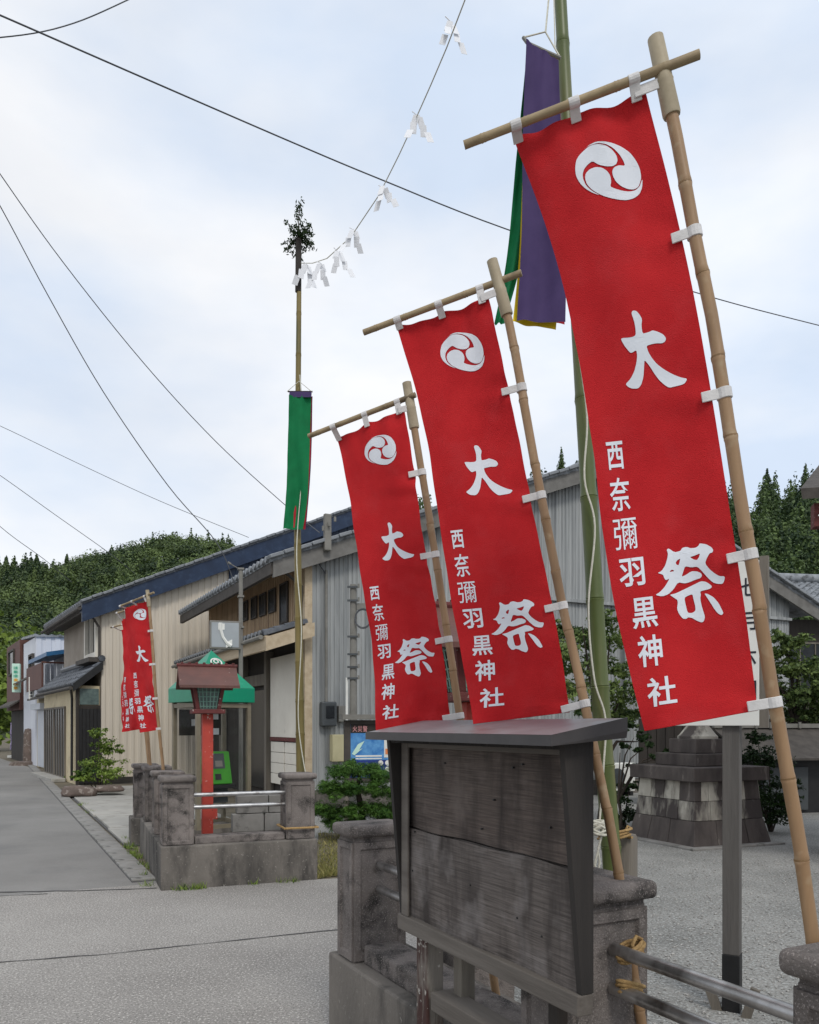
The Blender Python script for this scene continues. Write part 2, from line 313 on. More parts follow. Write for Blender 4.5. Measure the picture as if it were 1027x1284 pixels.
# ---------------------------------------------------------------- foliage helpers
def quads_mesh(name, pts, nrm, size, tint, aspect=0.55):
    """one pointed four-corner leaf per point"""
    n = len(pts); rng = np.random.default_rng(len(pts))
    nrm = nrm / (np.linalg.norm(nrm, axis=1, keepdims=True) + 1e-9)
    a = rng.normal(size=(n, 3)); t = np.cross(nrm, a); t /= (np.linalg.norm(t, axis=1, keepdims=True) + 1e-9); b = np.cross(nrm, t)
    s = np.broadcast_to(np.asarray(size, float), (n,))[:, None]
    v = np.empty((n, 4, 3)); v[:, 0] = pts - t * s; v[:, 1] = pts - b * s * aspect + nrm * s * 0.12; v[:, 2] = pts + t * s; v[:, 3] = pts + b * s * aspect + nrm * s * 0.12
    me = bpy.data.meshes.new(name); me.vertices.add(4 * n); me.loops.add(4 * n); me.polygons.add(n)
    me.vertices.foreach_set('co', v.reshape(-1).astype(np.float32)); me.loops.foreach_set('vertex_index', np.arange(4 * n, dtype=np.int32))
    me.polygons.foreach_set('loop_start', np.arange(0, 4 * n, 4, dtype=np.int32)); me.polygons.foreach_set('loop_total', np.full(n, 4, dtype=np.int32))
    at = me.attributes.new('tint', 'FLOAT', 'POINT'); at.data.foreach_set('value', np.repeat(np.clip(tint, 0, 1), 4).astype(np.float32))
    me.update(); return me
def leaf_obj(name, mat, parent, pts, nrm, size, tint, aspect=0.55):
    me = quads_mesh(name, pts, nrm, size, tint, aspect); me.materials.append(mat); return link(name, me, parent)
def blob(rng, c, r, n, fill=0.5):
    d = rng.normal(size=(n, 3)); d /= np.linalg.norm(d, axis=1, keepdims=True)
    k = (1 - fill * rng.random((n, 1)) ** 1.6)
    return np.array(c) + d * k * np.array(r), d
def clumps(rng, specs, per, size, fill=0.6, grain=32):
    ps, ns, ts, ss = [], [], [], []
    for c, r, w in specs:
        m = int(per * w); k = max(4, m // grain); sc_, _d = blob(rng, c, np.array(r) * 1.15, k, 1.0)
        idx = rng.integers(0, k, m); sr = (0.16 + 0.22 * rng.random(k))[idx][:, None] * np.array(r)
        g = rng.normal(size=(m, 3)) * 0.62; p = sc_[idx] + g * sr; ps.append(p)
        d = (p - np.array(c)) / np.array(r)
        ns.append(d * 0.6 + rng.normal(size=(m, 3)) * 0.7 + np.array([0, 0, 0.5])); base = rng.random() * 0.35 + 0.2
        ts.append(base + (rng.random(k) * 0.3 - 0.15)[idx] + rng.normal(size=m) * 0.15); ss.append(size * (0.6 + 0.8 * rng.random(m)))
    return np.concatenate(ps), np.concatenate(ns), np.concatenate(ss), np.concatenate(ts)
def forest_mass(name, mat, trees, per, size, seed):
    rng = np.random.default_rng(seed); ps, ns, ts, ss = [], [], [], []
    for (x, y, z, h, r, cone) in trees:
        m = int(per * (0.8 + 0.4 * rng.random()))
        base = rng.random() ** 1.4 * 0.8
        if cone:
            k = 1 - np.sqrt(rng.random(m)); az = rng.random(m) * 2 * math.pi
            tiers = 0.75 + 0.35 * np.abs(np.sin(k * 17 + az * 1.0 + rng.random() * 6))
            rr = r * (1 - k) * tiers * (0.75 + 0.35 * rng.random(m)) + 0.05
            p = np.stack([x + rr * np.cos(az), y + rr * np.sin(az), z + h * (0.12 + 0.88 * k) - rr * 0.25], 1)
            nn = np.stack([np.cos(az), np.sin(az), np.full(m, 0.6)], 1) + rng.normal(size=(m, 3)) * 0.5
            tt = base + rng.normal(size=m) * 0.16
        else:
            kk = 5; sub = []
            for q in range(kk):
                a = rng.random() * 6.28; sub.append((x + r * 0.55 * math.cos(a) * rng.random(), y + r * 0.55 * math.sin(a) * rng.random(), z + h * (0.45 + 0.4 * rng.random()), r * (0.45 + 0.35 * rng.random())))
            idx = rng.integers(0, kk, m); S = np.array(sub)[idx]
            d = rng.normal(size=(m, 3)); d /= np.linalg.norm(d, axis=1, keepdims=True)
            p = S[:, :3] + d * S[:, 3:4] * np.array([1, 1, 0.8]) * (0.8 + 0.25 * rng.random((m, 1)))
            nn = d + rng.normal(size=(m, 3)) * 0.3 + np.array([0, 0, 0.5]); tt = base + (idx % 5) * 0.04 + rng.normal(size=m) * 0.14
        ps.append(p); ns.append(nn); ts.append(tt); ss.append(size * (0.6 + 0.8 * rng.random(m)))
    me = quads_mesh(name, np.concatenate(ps), np.concatenate(ns), np.concatenate(ss), np.concatenate(ts), 0.7)
    me.materials.append(mat); return link(name, me)

def interp(tab, x):
    if x <= tab[0][0]: return tab[0][1]
    for (a, ya), (b, yb) in zip(tab, tab[1:]):
        if x <= b: return ya + (yb - ya) * (x - a) / (b - a)
    return tab[-1][1]

# ---------------------------------------------------------------- ground
def sheet(name, pts, z, mat):
    o = MB().add([Vector((p[0], p[1], z)) for p in pts], [tuple(range(len(pts)))]).build(name, mat); return tag(o, kind='structure')
sheet('ground', [(-900, -60), (900, -60), (900, 1500), (-900, 1500)], -0.004, m_earth)
g0 = S1 * 8.72 + N1 * 1.45                                    # where the gutter meets the crossing
FS = Frame((0, 0), N1, S1)                                    # street frame: a across, b along
cr0 = FS(-30, 8.98, 0); cr1 = FS(1.5, 8.60, 0)
sheet('crossing', [(-40, -12), (3.2, -12), (2.6, 0.2), (0.35, 4.5), (2.0, 9.4), (-0.95, 8.56), (-2.38, 8.0), cr1, cr0], 0.0, m_crossing)
sheet('street', [cr0, cr1, FS(1.5, 8.62, 0), FS(1.45, 33, 0), FS(1.45, 33, 0) + S2 * 70, FS(-30, 33, 0) + S2 * 70], 0.0, m_street)
sheet('yard', [(2.0, 9.4), (0.35, 4.5), (2.6, 0.2), (3.2, -12), (30, -12), (40, 40), (3, 40), (-3, 16), (-1.6, 11.5)], 0.002, m_yard)
# tar seam between crossing and street, and a long seam across the crossing
def strip(name, path, w, z, mat, seed=0):
    rng = random.Random(seed); pts = []
    for i in range(len(path) - 1):
        a, b = Vector(path[i]), Vector(path[i + 1]); k = max(2, int((b - a).length / 0.12))
        for j in range(k): pts.append(a.lerp(b, j / k))
    pts.append(Vector(path[-1])); rows = []
    for i, p in enumerate(pts):
        t = (pts[min(i + 1, len(pts) - 1)] - pts[max(i - 1, 0)]).normalized(); nn = Vector((-t.y, t.x, 0)); j = rng.uniform(-0.012, 0.012)
        ww = w * rng.uniform(0.35, 1.2); rows.append([p + nn * (j - ww / 2) + UP * z, p + nn * (j + ww / 2) + UP * z])
    o = MB().grid(rows).build(name, mat); return tag(o, kind='structure')
strip('road_seam', [G(-120, 1123), G(0, 1119), G(100, 1117), G(196, 1114)], 0.05, 0.004, m_patch, 1)
strip('road_seam', [G(-120, 1219), G(0, 1207), G(120, 1198), G(250, 1184), G(330, 1176), G(424, 1166)], 0.022, 0.004, m_patch, 2)
strip('road_seam', [G(-120, 1131), G(0, 1124), G(60, 1121)], 0.02, 0.004, m_patch, 3)
# gutter blocks along the street edge
gut = MB().fbox(FS, 1.27, 1.53, 8.75, 60, -0.05, 0.004).build('gutter', m_patch); tag(gut, kind='structure')
gm = None
for i in range(70):
    b = 8.8 + i * 0.62
    if gm is None:
        o = MB().fbox(FS, 1.28, 1.52, b, b + 0.60, -0.04, 0.022).build('kerb_block', m_gutter, gut, bevel=0.008); gm = o.data
    else:
        o = link('kerb_block', gm, gut); o.location = S1 * (i * 0.62) + UP * (0.004 * ((i * 7) % 3))
drive = MB().fbox(FS, 1.56, 2.4, 11.4, 22.6, -0.05, 0.008).build('driveway', m_patch); tag(drive, kind='structure')
for i, (b0, b1) in enumerate([(11.6, 13.3), (13.34, 15.3), (15.34, 17.4), (17.44, 19.6), (19.64, 22.4)]):
    MB().fbox(FS, 1.58 + 0.03 * (i % 2), 2.35 if b1 < 15 else 3.6, b0, b1, -0.02, 0.035 + 0.006 * (i % 3)).build('concrete_slab', m_slab, drive, bevel=0.01)

# ---------------------------------------------------------------- hills and woods
def hill(name, ridge, d0, d1, px0, px1, lift, step=12):
    rows = []
    for i in range(15):
        f = i / 12.0; row = []
        d = d0 + (d1 - d0) * f
        for px in range(px0, px1 + 1, step):
            top = EYE + (HY - interp(ridge, px)) / F * d1 - lift
            g = min(f, 1.0); h = top * (g * g * (3 - 2 * g) * 0.35 + g * 0.65) if f <= 1 else top * (1 - (f - 1) * 1.2)
            row.append(Vector(((px - CX) / F * d, d, h - 0.5 + noise.noise(Vector((px * 0.03, d * 0.05, 1))) * 0.8)))
        rows.append(row)
    o = MB().grid(rows).build(name, m_hill, smooth=180); return tag(o, kind='structure')
def hill_z(ridge, d0, d1, lift, px, f):
    top = EYE + (HY - interp(ridge, px)) / F * d1 - lift; return top * (f * f * (3 - 2 * f) * 0.35 + f * 0.65) - 0.5
RL = [(-160, 716), (0, 712), (40, 706), (62, 718), (92, 706), (130, 692), (170, 684), (210, 677), (250, 677), (282, 684), (300, 692), (340, 708), (460, 760)]
RR = [(440, 660), (500, 640), (545, 626), (600, 606), (680, 592), (760, 580), (860, 596), (940, 606), (960, 598), (985, 606), (1003, 597), (1040, 590), (1240, 560)]
hill('hill', RL, 105, 250, -160, 460, 5.0)
hill('hill', RR, 52, 125, 440, 1240, 6.5)
rng = random.Random(3); tl = []
for i in range(760):
    px = rng.uniform(-60, 330); f = rng.uniform(0.02, 1.0) ** 0.8; d = 105 + 145 * f
    z = hill_z(RL, 105, 250, 5.0, px, f); cone = rng.random() < (0.75 if px < 75 and f > 0.7 else 0.12)
    tl.append(((px - CX) / F * d, d, z, rng.uniform(7, 10) if cone else rng.uniform(5.0, 7.5), rng.uniform(1.5, 2.2) if cone else rng.uniform(2.6, 4.4), cone))
tag(forest_mass('woodland', m_forest, tl, 420, 0.30, 1), 'green wooded hillside behind the houses on the street side', 'woodland', kind='stuff')
tl = []
for i in range(760):
    px = rng.uniform(470, 1120); f = rng.uniform(0.05, 1.0); d = 52 + 73 * f
    z = hill_z(RR, 52, 125, 6.5, px, f); cone = rng.random() < 0.8
    tl.append(((px - CX) / F * d, d, z, rng.uniform(6, 9) if cone else rng.uniform(4, 5.5), rng.uniform(1.3, 1.9) if cone else rng.uniform(1.6, 2.6), cone))
tag(forest_mass('woodland', m_forest2, tl, 420, 0.19, 2), 'dark cedar wood on the slope behind the tiled house and shrine', 'woodland', kind='stuff')
def ridge_tree(label, px, base, top, d, r):
    b = P(px, base, d); h = P(px, top, d).z - b.z
    t = thing('conifer_tree', label, 'tree', b, 'conifers on the ridge line')
    MB().tube([b - UP * 2, b + UP * h * 0.5, b + UP * h * 0.97], [0.22, 0.15, 0.03], 6).build('trunk', m_bark, t)
    rg = np.random.default_rng(int(px)); m = 1500; k = 1 - np.sqrt(rg.random(m)); az = rg.random(m) * 6.283
    tier = np.floor(k * 11); rr = r * (1.03 - k) * (0.55 + 0.5 * ((tier * 0.37 + np.floor(az * 1.6) * 0.31 + rg.random() * 3) % 1.0)) * (rg.random(m) ** 0.5)
    p = np.stack([b.x + rr * np.cos(az), b.y + rr * np.sin(az), b.z + h * (0.1 + 0.9 * k) - rr * 0.3], 1)
    leaf_obj('crown', m_forest2, t, p, np.stack([np.cos(az), np.sin(az), az * 0 + 0.5], 1) + rg.normal(size=(m, 3)) * 0.5, 0.2 * d / 120, rg.random() * 0.3 + 0.15 + rg.normal(size=m) * 0.15)
ridge_tree('lone conifer rising above the grey gable roof', 704, 622, 560, 118, 1.5)
ridge_tree('conifer at the edge of the wood above the tiled house', 962, 640, 586, 112, 1.5)
ridge_tree('pointed conifer nearest the dark red shrine eave', 1010, 640, 580, 112, 1.7)
ridge_tree('tall dark conifer on the ridge at the far left', 8, 730, 696, 240, 2.6)
ridge_tree('broad conifer on the ridge just left of the dip', 46, 730, 694, 240, 2.8)
ridge_tree('slim conifer on the ridge right of the dip', 84, 728, 694, 240, 2.4)
rg = np.random.default_rng(5)
p, n_, s_, t_ = clumps(rg, [(P(px, py, 52), (2.2, 2.2, 1.6), 1) for px, py in [(-8, 830), (4, 850), (-12, 870), (2, 888), (-14, 905), (6, 872), (-6, 800)]], 420, 0.22)
hb = leaf_obj('roadside_bushes', m_leafbush, None, p, n_, s_, t_); tag(hb, 'yellow green bushes beyond the end of the street', 'bushes', kind='stuff')

# ---------------------------------------------------------------- shared building helpers
def ribbed(o, d, outv, length, zb, ztop, pitch, depth, duty=0.6, t0=0.0):
    """upright sheet with square-edged vertical ribs; ztop is a function of the distance along d"""
    prof = []; x = t0
    while x < length:
        a = pitch * duty
        for dx, h in ((0, 0), (pitch * 0.08, depth), (a, depth), (a + pitch * 0.08, 0)):
            if x + dx <= length: prof.append((x + dx, h))
        x += pitch
    prof.append((length, 0)); rows = [[], []]
    for t, h in prof:
        q = o + d * t + outv * h; rows[0].append(q + UP * zb); rows[1].append(q + UP * max(zb + 0.01, ztop(t)))
    return MB().grid(rows)
def roof_tiles(A, B, C, D, pitch, row, amp=0.03, step=0.03, solid=0.06):
    """A,B eave ends, C,D ridge ends (above B and A)"""
    A, B, C, D = map(Vector, (A, B, C, D)); nrm = (B - A).cross(D - A).normalized()
    if nrm.z < 0: nrm = -nrm
    nc = max(2, round((B - A).length / pitch)); nr = max(2, round((D - A).length / row)); rows = []
    for j in range(nr):
        for fr_ in (0.0, 1.0):
            v = (j + fr_) / nr; line = []
            for i in range(nc * 6 + 1):
                u = i / (nc * 6); w = (i % 6) / 6 * 2 * math.pi
                line.append(A.lerp(B, u).lerp(D.lerp(C, u), v) + nrm * (solid + amp * (math.sin(w) + 0.3 * math.sin(2 * w)) + step * (1 - fr_)))
            rows.append(line)
    m = MB().grid(rows)
    # underside and eave edge
    m.add([A, B, C, D], [(3, 2, 1, 0)])
    e = rows[0]; k = len(m.v); m.v += [Vector(p) for p in e] + [A.lerp(B, i / (len(e) - 1)) for i in range(len(e))]
    for i in range(len(e) - 1): m.f.append((k + i, k + len(e) + i, k + len(e) + i + 1, k + i + 1))
    for a, b, idx in ((A, D, 0), (B, C, -1)):
        k = len(m.v); side = [r_[idx] for r_ in rows]; m.v += [Vector(p) for p in side] + [a.lerp(b, i / (len(side) - 1)) for i in range(len(side))]
        for i in range(len(side) - 1): m.f.append((k + i, k + i + 1, k + len(side) + i + 1, k + len(side) + i))
    return m
def eave_caps(A, B, pitch, r, outv, root, mat):
    A, B = Vector(A), Vector(B); nc = round((B - A).length / pitch); me = None; d = (B - A).normalized()
    for i in range(nc):
        c = A.lerp(B, (i + 0.5) / nc)
        if me is None:
            o = MB().tube([c - outv * 0.05, c + outv * 0.04], r, 10).build('eave_tile', mat, root, smooth=40); me = o.data; c0 = c
        else:
            o = link('eave_tile', me, root); o.location = c - c0
            if root.type == 'EMPTY': o.matrix_parent_inverse = Matrix.Translation(-Vector(root.location))
def window_in(fr, axis, c, a0, a1, z0, z1, root, out, depth=0.05, frame=0.05, fm=None, pm=None, bars=0):
    """axis 'a': plane b=c ; axis 'b': plane a=c ; out=+-1 towards the viewer"""
    def bx(mb, p0, p1, q0, q1, y0, y1):
        y0, y1 = sorted((y0, y1))
        return mb.fbox(fr, p0, p1, y0, y1, q0, q1) if axis == 'a' else mb.fbox(fr, y0, y1, p0, p1, q0, q1)
    w = bx(MB(), a0, a1, z0, z1, c + out * 0.005, c + out * 0.02).build('window', pm or m_pane, root)
    f = MB()
    for (p0, p1, q0, q1) in ((a0 - frame, a0, z0 - frame, z1 + frame), (a1, a1 + frame, z0 - frame, z1 + frame), (a0, a1, z1, z1 + frame), (a0, a1, z0 - frame, z0)):
        bx(f, p0, p1, q0, q1, c + out * 0.004, c + out * depth)
    for i in range(bars):
        x = a0 + (a1 - a0) * (i + 1) / (bars + 1); bx(f, x - 0.02, x + 0.02, z0, z1, c + out * 0.021, c + out * (depth - 0.008))
    fo = f.build('frame', fm or m_fasciadk, w); return w

# ---------------------------------------------------------------- building B: grey gabled house with the pent roof porch
FB = Frame((-1.93, 15.5), N1, S1)
bB = thing('gabled_house', 'long grey boarded house with tiled gable roof and pale wood upper wall', 'house', FB(6, 4, 0))
RT, RZ, PT = 7.05, 7.56, 0.378
def zB(t): return RZ - PT * abs(t - RT)
wallB = ribbed(FB(0.1, 0.3, 0), N1, -S1, 13.6, 0.35, lambda t: zB(t + 0.1) - 0.12, 0.095, 0.014).build('gable_wall', m_siding, bB)
MB().fbox(FB, 0.06, 13.75, 0.31, 0.5, 0.0, 0.36).build('foundation', m_plinth, bB)
MB().fbox(FB, 4.4, 13.7, 0.20, 0.29, 4.40, 4.47).build('flashing', m_siding, bB)
MB().fbox(FB, 7.9, 8.0, 0.16, 0.29, 0.4, 7.0).build('corner_trim', m_siding, bB)
# roof
Lr = 8.3
roofB = roof_tiles(FB(-0.70, 0, zB(-0.70)), FB(-0.70, Lr, zB(-0.70)), FB(RT, Lr, RZ), FB(RT, 0, RZ), 0.27, 0.28).build('roof', m_tile, bB, smooth=30)
roof_tiles(FB(14.8, Lr, zB(14.8)), FB(14.8, 0, zB(14.8)), FB(RT, 0, RZ), FB(RT, Lr, RZ), 0.27, 0.5).build('roof', m_tile, bB, smooth=30)
MB().tube([FB(RT, -0.05, RZ + 0.12), FB(RT, Lr, RZ + 0.12)], 0.14, 10).build('ridge_tile', m_tile, bB, smooth=40)
vd = (FB(RT, 0, RZ) - FB(-0.7, 0, zB(-0.7))).normalized(); vme = None
for i in range(28):
    c = FB(-0.62, 0.02, zB(-0.62) + 0.10) + vd * (i * 0.292)
    if vme is None:
        o = MB().box(c, (0.275, 0.26, 0.07), ex=vd, ez=vd.cross(S1) * -1 if vd.cross(S1).z < 0 else vd.cross(S1)).build('verge_tile', m_tile, bB, bevel=0.015); vme = o.data; c0 = c
    else:
        o = link('verge_tile', vme, bB); o.location = c - c0 + UP * (0.008 * (i % 2))
vd2 = (FB(14.8, 0, zB(14.8)) - FB(RT, 0, RZ)).normalized(); vme = None
for i in range(28):
    c = FB(RT + 0.15, 0.02, RZ + 0.06) + vd2 * (i * 0.292)
    if vme is None:
        w = vd2.cross(S1); w = w if w.z > 0 else -w
        o = MB().box(c, (0.275, 0.26, 0.07), ex=vd2, ez=w).build('verge_tile', m_tile, bB, bevel=0.015); vme = o.data; c0 = c
    else:
        o = link('verge_tile', vme, bB); o.location = c - c0 + UP * (0.008 * (i % 2))
def barge(fr, t0, t1, zf, b0, b1, top, bot):
    q = [(t0, b0), (t1, b0), (t1, b1), (t0, b1)]
    return MB().hexa([fr(t, b, zf(t) - bot) for t, b in q], [fr(t, b, zf(t) - top) for t, b in q])
barge(FB, -0.66, RT, zB, 0.0, 0.06, -0.02, 0.30).build('bargeboard', m_fascia, bB)
barge(FB, RT, 14.76, zB, 0.0, 0.06, -0.02, 0.30).build('bargeboard', m_fascia, bB)
barge(FB, -0.64, RT, zB, 0.07, 0.29, 0.0, 0.10).build('soffit', m_fasciadk, bB)
# street side: upper cedar wall with slit windows
sideB = ribbed(FB(0.1, 0.32, 0), S1, -N1, 7.9, 3.42, lambda t: zB(0.1) - 0.02, 0.125, 0.03, duty=0.55).build('upper_wall', m_cedar, bB)
MB().fbox(FB, 0.05, 0.2, 0.27, 0.40, 0.36, zB(0.1) - 0.05).build('corner_post', m_cedarbeam, bB)
for (x0, x1, y0, y1) in ((308, 313, 757, 776), (318.5, 324.5, 752, 773), (329, 336, 748, 769), (340.6, 348, 742.5, 765), (355, 363.5, 735, 778)):
    ba, za = FB.hit2(x0, y0, 0.1); bb, zb = FB.hit2(x1, y1, 0.1)
    window_in(FB, 'b', 0.06, min(ba, bb), max(ba, bb), zb, za, bB, -1, depth=0.035, frame=0.035, fm=m_fasciadk)
# eave of the street side
ez = zB(-0.70)
MB().fbox(FB, -0.70, -0.62, 0.03, Lr - 0.02, ez - 0.22, ez - 0.01).build('fascia', m_fasciadk, bB)
MB().hexa([FB(-0.62, 0.1, ez - 0.10), FB(0.1, 0.1, zB(0.1) - 0.12), FB(0.1, Lr - 0.05, zB(0.1) - 0.12), FB(-0.62, Lr - 0.05, ez - 0.10)],
          [FB(-0.62, 0.1, ez - 0.06), FB(0.1, 0.1, zB(0.1) - 0.08), FB(0.1, Lr - 0.05, zB(0.1) - 0.08), FB(-0.62, Lr - 0.05, ez - 0.06)]).build('soffit', m_cedarbeam, bB)
eave_caps(FB(-0.72, 0.05, ez + 0.07), FB(-0.72, Lr, ez + 0.07), 0.27, 0.062, -N1, bB, m_tile)
MB().tube([FB(-0.35, 0.26, ez - 0.12), FB(0.0, 0.31, ez - 0.35), FB(0.06, 0.5, ez - 0.9)], 0.03, 8).build('drain_pipe', m_fasciadk, bB, smooth=40)
# pent roof on the street side
pe = -0.80
roof_tiles(FB(pe, 0.1, 3.28), FB(pe, 8.4, 3.28), FB(0.06, 8.4, 3.56), FB(0.06, 0.1, 3.56), 0.25, 0.23, amp=0.022).build('pent_roof', m_tiledark, bB, smooth=30)
eave_caps(FB(pe - 0.02, 0.12, 3.33), FB(pe - 0.02, 8.4, 3.33), 0.25, 0.05, -N1, bB, m_tile)
MB().fbox(FB, pe, pe + 0.07, 0.06, 5.2, 3.00, 3.27).build('porch_beam', m_cedarbeam, bB)
MB().fbox(FB, pe, pe + 0.05, 5.21, 8.4, 3.17, 3.26).build('porch_beam', m_fascia, bB)
MB().tube([FB(pe - 0.07, 0.1, 3.24), FB(pe - 0.07, 8.4, 3.22)], 0.045, 8).build('gutter_pipe', m_pole, bB, smooth=40)
MB().hexa([FB(pe, 0.0, 2.98), FB(0.15, 0.0, 3.30), FB(0.15, 0.05, 3.30), FB(pe, 0.05, 2.98)], [FB(pe, 0.0, 3.24), FB(0.15, 0.0, 3.56), FB(0.15, 0.05, 3.56), FB(pe, 0.05, 3.24)]).build('end_board', m_cedarbeam, bB)
# ground floor of the street side
MB().fbox(FB, 0.16, 0.24, 0.42, 8.1, 0.0, 3.41).build('ground_wall', m_shade, bB)  # dark colour puts the shade of the porch recess into a flat wall
MB().fbox(FB, 0.06, 0.15, 0.42, 2.5, 1.36, 3.05).build('white_panel', m_panel, bB, bevel=0.006)
MB().fbox(FB, 0.05, 0.15, 0.42, 2.5, 1.28, 1.355).build('red_rail', m_maroon, bB)
for i in range(4):
    MB().fbox(FB, 0.07, 0.15, 0.42, 1.55, 0.37 + i * 0.225, 0.37 + i * 0.225 + 0.215).build('siding_board', m_panel, bB, bevel=0.006)
    MB().fbox(FB, 0.07, 0.15, 1.60, 2.5, 0.37 + i * 0.225, 0.37 + i * 0.225 + 0.215).build('siding_board', m_panel, bB, bevel=0.006)
for s in (2.62, 4.6, 6.6): MB().fbox(FB, -0.02, 0.15, s - 0.08, s + 0.08, 0.0, 3.2).build('post', m_greywood, bB)
MB().fbox(FB, 0.10, 0.15, 2.75, 4.45, 0.2, 2.4).build('door', m_pane, bB)
MB().fbox(FB, 0.05, 0.15, 2.55, 8.0, 2.5, 2.75).build('lintel', m_greywood, bB)
# services on the gable wall
def onB(px, py, b=0.25): a, z = FB.hit(px, py, b); return a, z
a, z = onB(409, 715); a2, z2 = onB(409, 905)
MB().tube([FB(a, 0.24, z), FB(a, 0.24, z2)], 0.028, 8).build('conduit', m_pole, bB, smooth=40)
a0, z0 = onB(402, 911, 0.2); a1, z1 = onB(421, 880, 0.2)
mt = MB().fbox(FB, a0, a1, 0.12, 0.28, z0, z1).build('meter', m_meter, bB, bevel=0.03)
MB().fbox(FB, a0 + 0.08, a1 - 0.06, 0.10, 0.121, z0 + 0.16, z1 - 0.08).build('meter_window', m_pane, mt, bevel=0.01)
a0, z0 = onB(415, 955, 0.2); a1, z1 = onB(434, 921, 0.2)
MB().fbox(FB, a0, a1, 0.10, 0.28, z0, z1).build('service_box', m_cream_box, bB, bevel=0.015)
a0, z0 = onB(424, 905, 0.2); a1, z1 = onB(434, 885, 0.2)
MB().fbox(FB, a0, a1, 0.16, 0.28, z0, z1).build('junction_box', m_pole, bB, bevel=0.01)
a, z = onB(401, 690); MB().tube([FB(a + 0.1, -0.05, z + 0.6), FB(a + 0.1, 0.0, z + 0.1), FB(a - 0.1, 0.2, z - 0.2), FB(a + 0.12, 0.23, z - 0.45)], 0.014, 6).build('cable', m_wire, bB)
a, z = onB(403, 672); MB().fbox(FB, a - 0.07, a + 0.07, -0.12, -0.02, z - 0.35, z + 0.35).build('bracket', m_pole, bB, bevel=0.02)
for k in (-0.1, 0.0, 0.1): MB().tube([FB(a + k * 1.2, -0.16, z + k + 0.1), FB(a + k * 1.2, -0.16, z + k + 0.19)], 0.024, 8).build('insulator', m_pole, bB, smooth=40)
a, z = onB(950, 800); MB().tube([FB(a, 0.2, 0.05), FB(a, 0.2, zB(a) - 0.25)], 0.05, 8).build('downspout', m_white, bB, smooth=40)
a0, z0 = onB(766, 1000, 0.0); a1, z1 = onB(783, 966, 0.0)
ac = thing('air_conditioner', 'white outdoor air conditioner unit by the grey wall behind the bamboo', 'air conditioner', FB(a0, -0.2, 0.0))
MB().fbox(FB, a0 - 0.35, a1 + 0.1, -0.25, 0.05, 0.1, 0.75).build('casing', m_white, ac, bevel=0.02)
c = FB(a0 - 0.05, -0.26, 0.43); MB().tube([c, c - S1 * 0.03], 0.21, 20).build('fan_grille', m_meter, ac)
for k in (a0 - 0.25, a1): MB().fbox(FB, k - 0.04, k + 0.04, -0.25, 0.05, 0.0, 0.1).build('foot', m_dark, ac)

# ---------------------------------------------------------------- building A: beige house with navy verge
FA = Frame((-8.19, 22.0), N2, S2)
bA = thing('two_storey_house', 'beige ribbed metal house with navy roof edge and porch on the street', 'house', FA(4, 3, 0))
a0, za0 = FA.hit(103, 758); a1, za1 = FA.hit(440, 641)
PA = (za1 - za0) / (a1 - a0)
ar = FA.hit(478, 640)[0]
def zA(t): return za0 + PA * (min(t, ar) - a0) - PA * max(0.0, t - ar)
ribbed(FA(0, 0.3, 0), N2, -S2, 11.0, 0.2, lambda t: zA(t) - 0.3, 0.19, 0.022, duty=0.5).build('gable_wall', m_beige, bA)
barge(FA, a0, ar, zA, 0.0, 0.08, -0.02, 0.46).build('verge_fascia', m_navy, bA); barge(FA, ar, ar + 6, zA, 0.0, 0.08, -0.02, 0.46).build('verge_fascia', m_navy, bA)
barge(FA, a0, ar, zA, 0.085, 0.3, 0.12, 0.2).build('soffit', m_navy, bA)
an, zn = FA.hit(287, 700, 0.25)
ribbed(FA(an, 0.24, 0), N2, -S2, 11 - an, 4.7, lambda t: zA(t + an) - 0.4, 0.3, 0.02).build('navy_wall', m_navy, bA)
roof_tiles(FA(a0, 0, zA(a0)), FA(a0, 6.4, zA(a0)), FA(ar, 6.4, zA(ar)), FA(ar, 0, zA(ar)), 0.28, 0.5).build('roof', m_tiledark, bA, smooth=30)
vd = (FA(8, 0, zA(8)) - FA(0, 0, zA(0))).normalized(); w = vd.cross(S2); w = w if w.z > 0 else -w; vme = None
for i in range(int((ar - a0) * math.sqrt(1 + PA * PA) / 0.3)):
    c = FA(a0 + 0.1, 0.04, zA(a0 + 0.1) + 0.1) + vd * (i * 0.3)
    if vme is None: o = MB().box(c, (0.285, 0.26, 0.07), ex=vd, ez=w).build('verge_tile', m_tile, bA, bevel=0.015); vme = o.data; c0 = c
    else: o = link('verge_tile', vme, bA); o.location = c - c0 + UP * (0.01 * (i % 2)); o.matrix_parent_inverse = Matrix.Translation(-Vector(bA.location))
MB().fbox(FA, 0.0, 0.2, 0.32, 6.0, 0.1, zA(0) - 0.1).build('street_wall', m_taupe, bA)
MB().fbox(FA, a0 + 0.02, a0 + 0.1, 0.1, 6.3, zA(a0) - 0.2, zA(a0)).build('fascia', m_fasciadk, bA)
MB().fbox(FA, a0 + 0.1, 0.0, 0.1, 6.3, zA(a0) - 0.08, zA(a0) - 0.03).build('soffit', m_fasciadk, bA)
MB().tube([FA(a0 - 0.06, 0.05, zA(a0) - 0.1), FA(a0 - 0.06, 6.4, zA(a0) - 0.13)], 0.05, 8).build('gutter_pipe', m_fasciadk, bA, smooth=40)
MB().tube([FA(-0.3, 0.2, zA(a0) - 0.2), FA(-0.06, 0.26, zA(a0) - 0.55), FA(-0.06, 0.26, 3.2)], 0.035, 8).build('downspout', m_fasciadk, bA, smooth=40)
b0, z0 = FA.hit2(124, 818, 0); b1, z1 = FA.hit2(112, 778, 0)
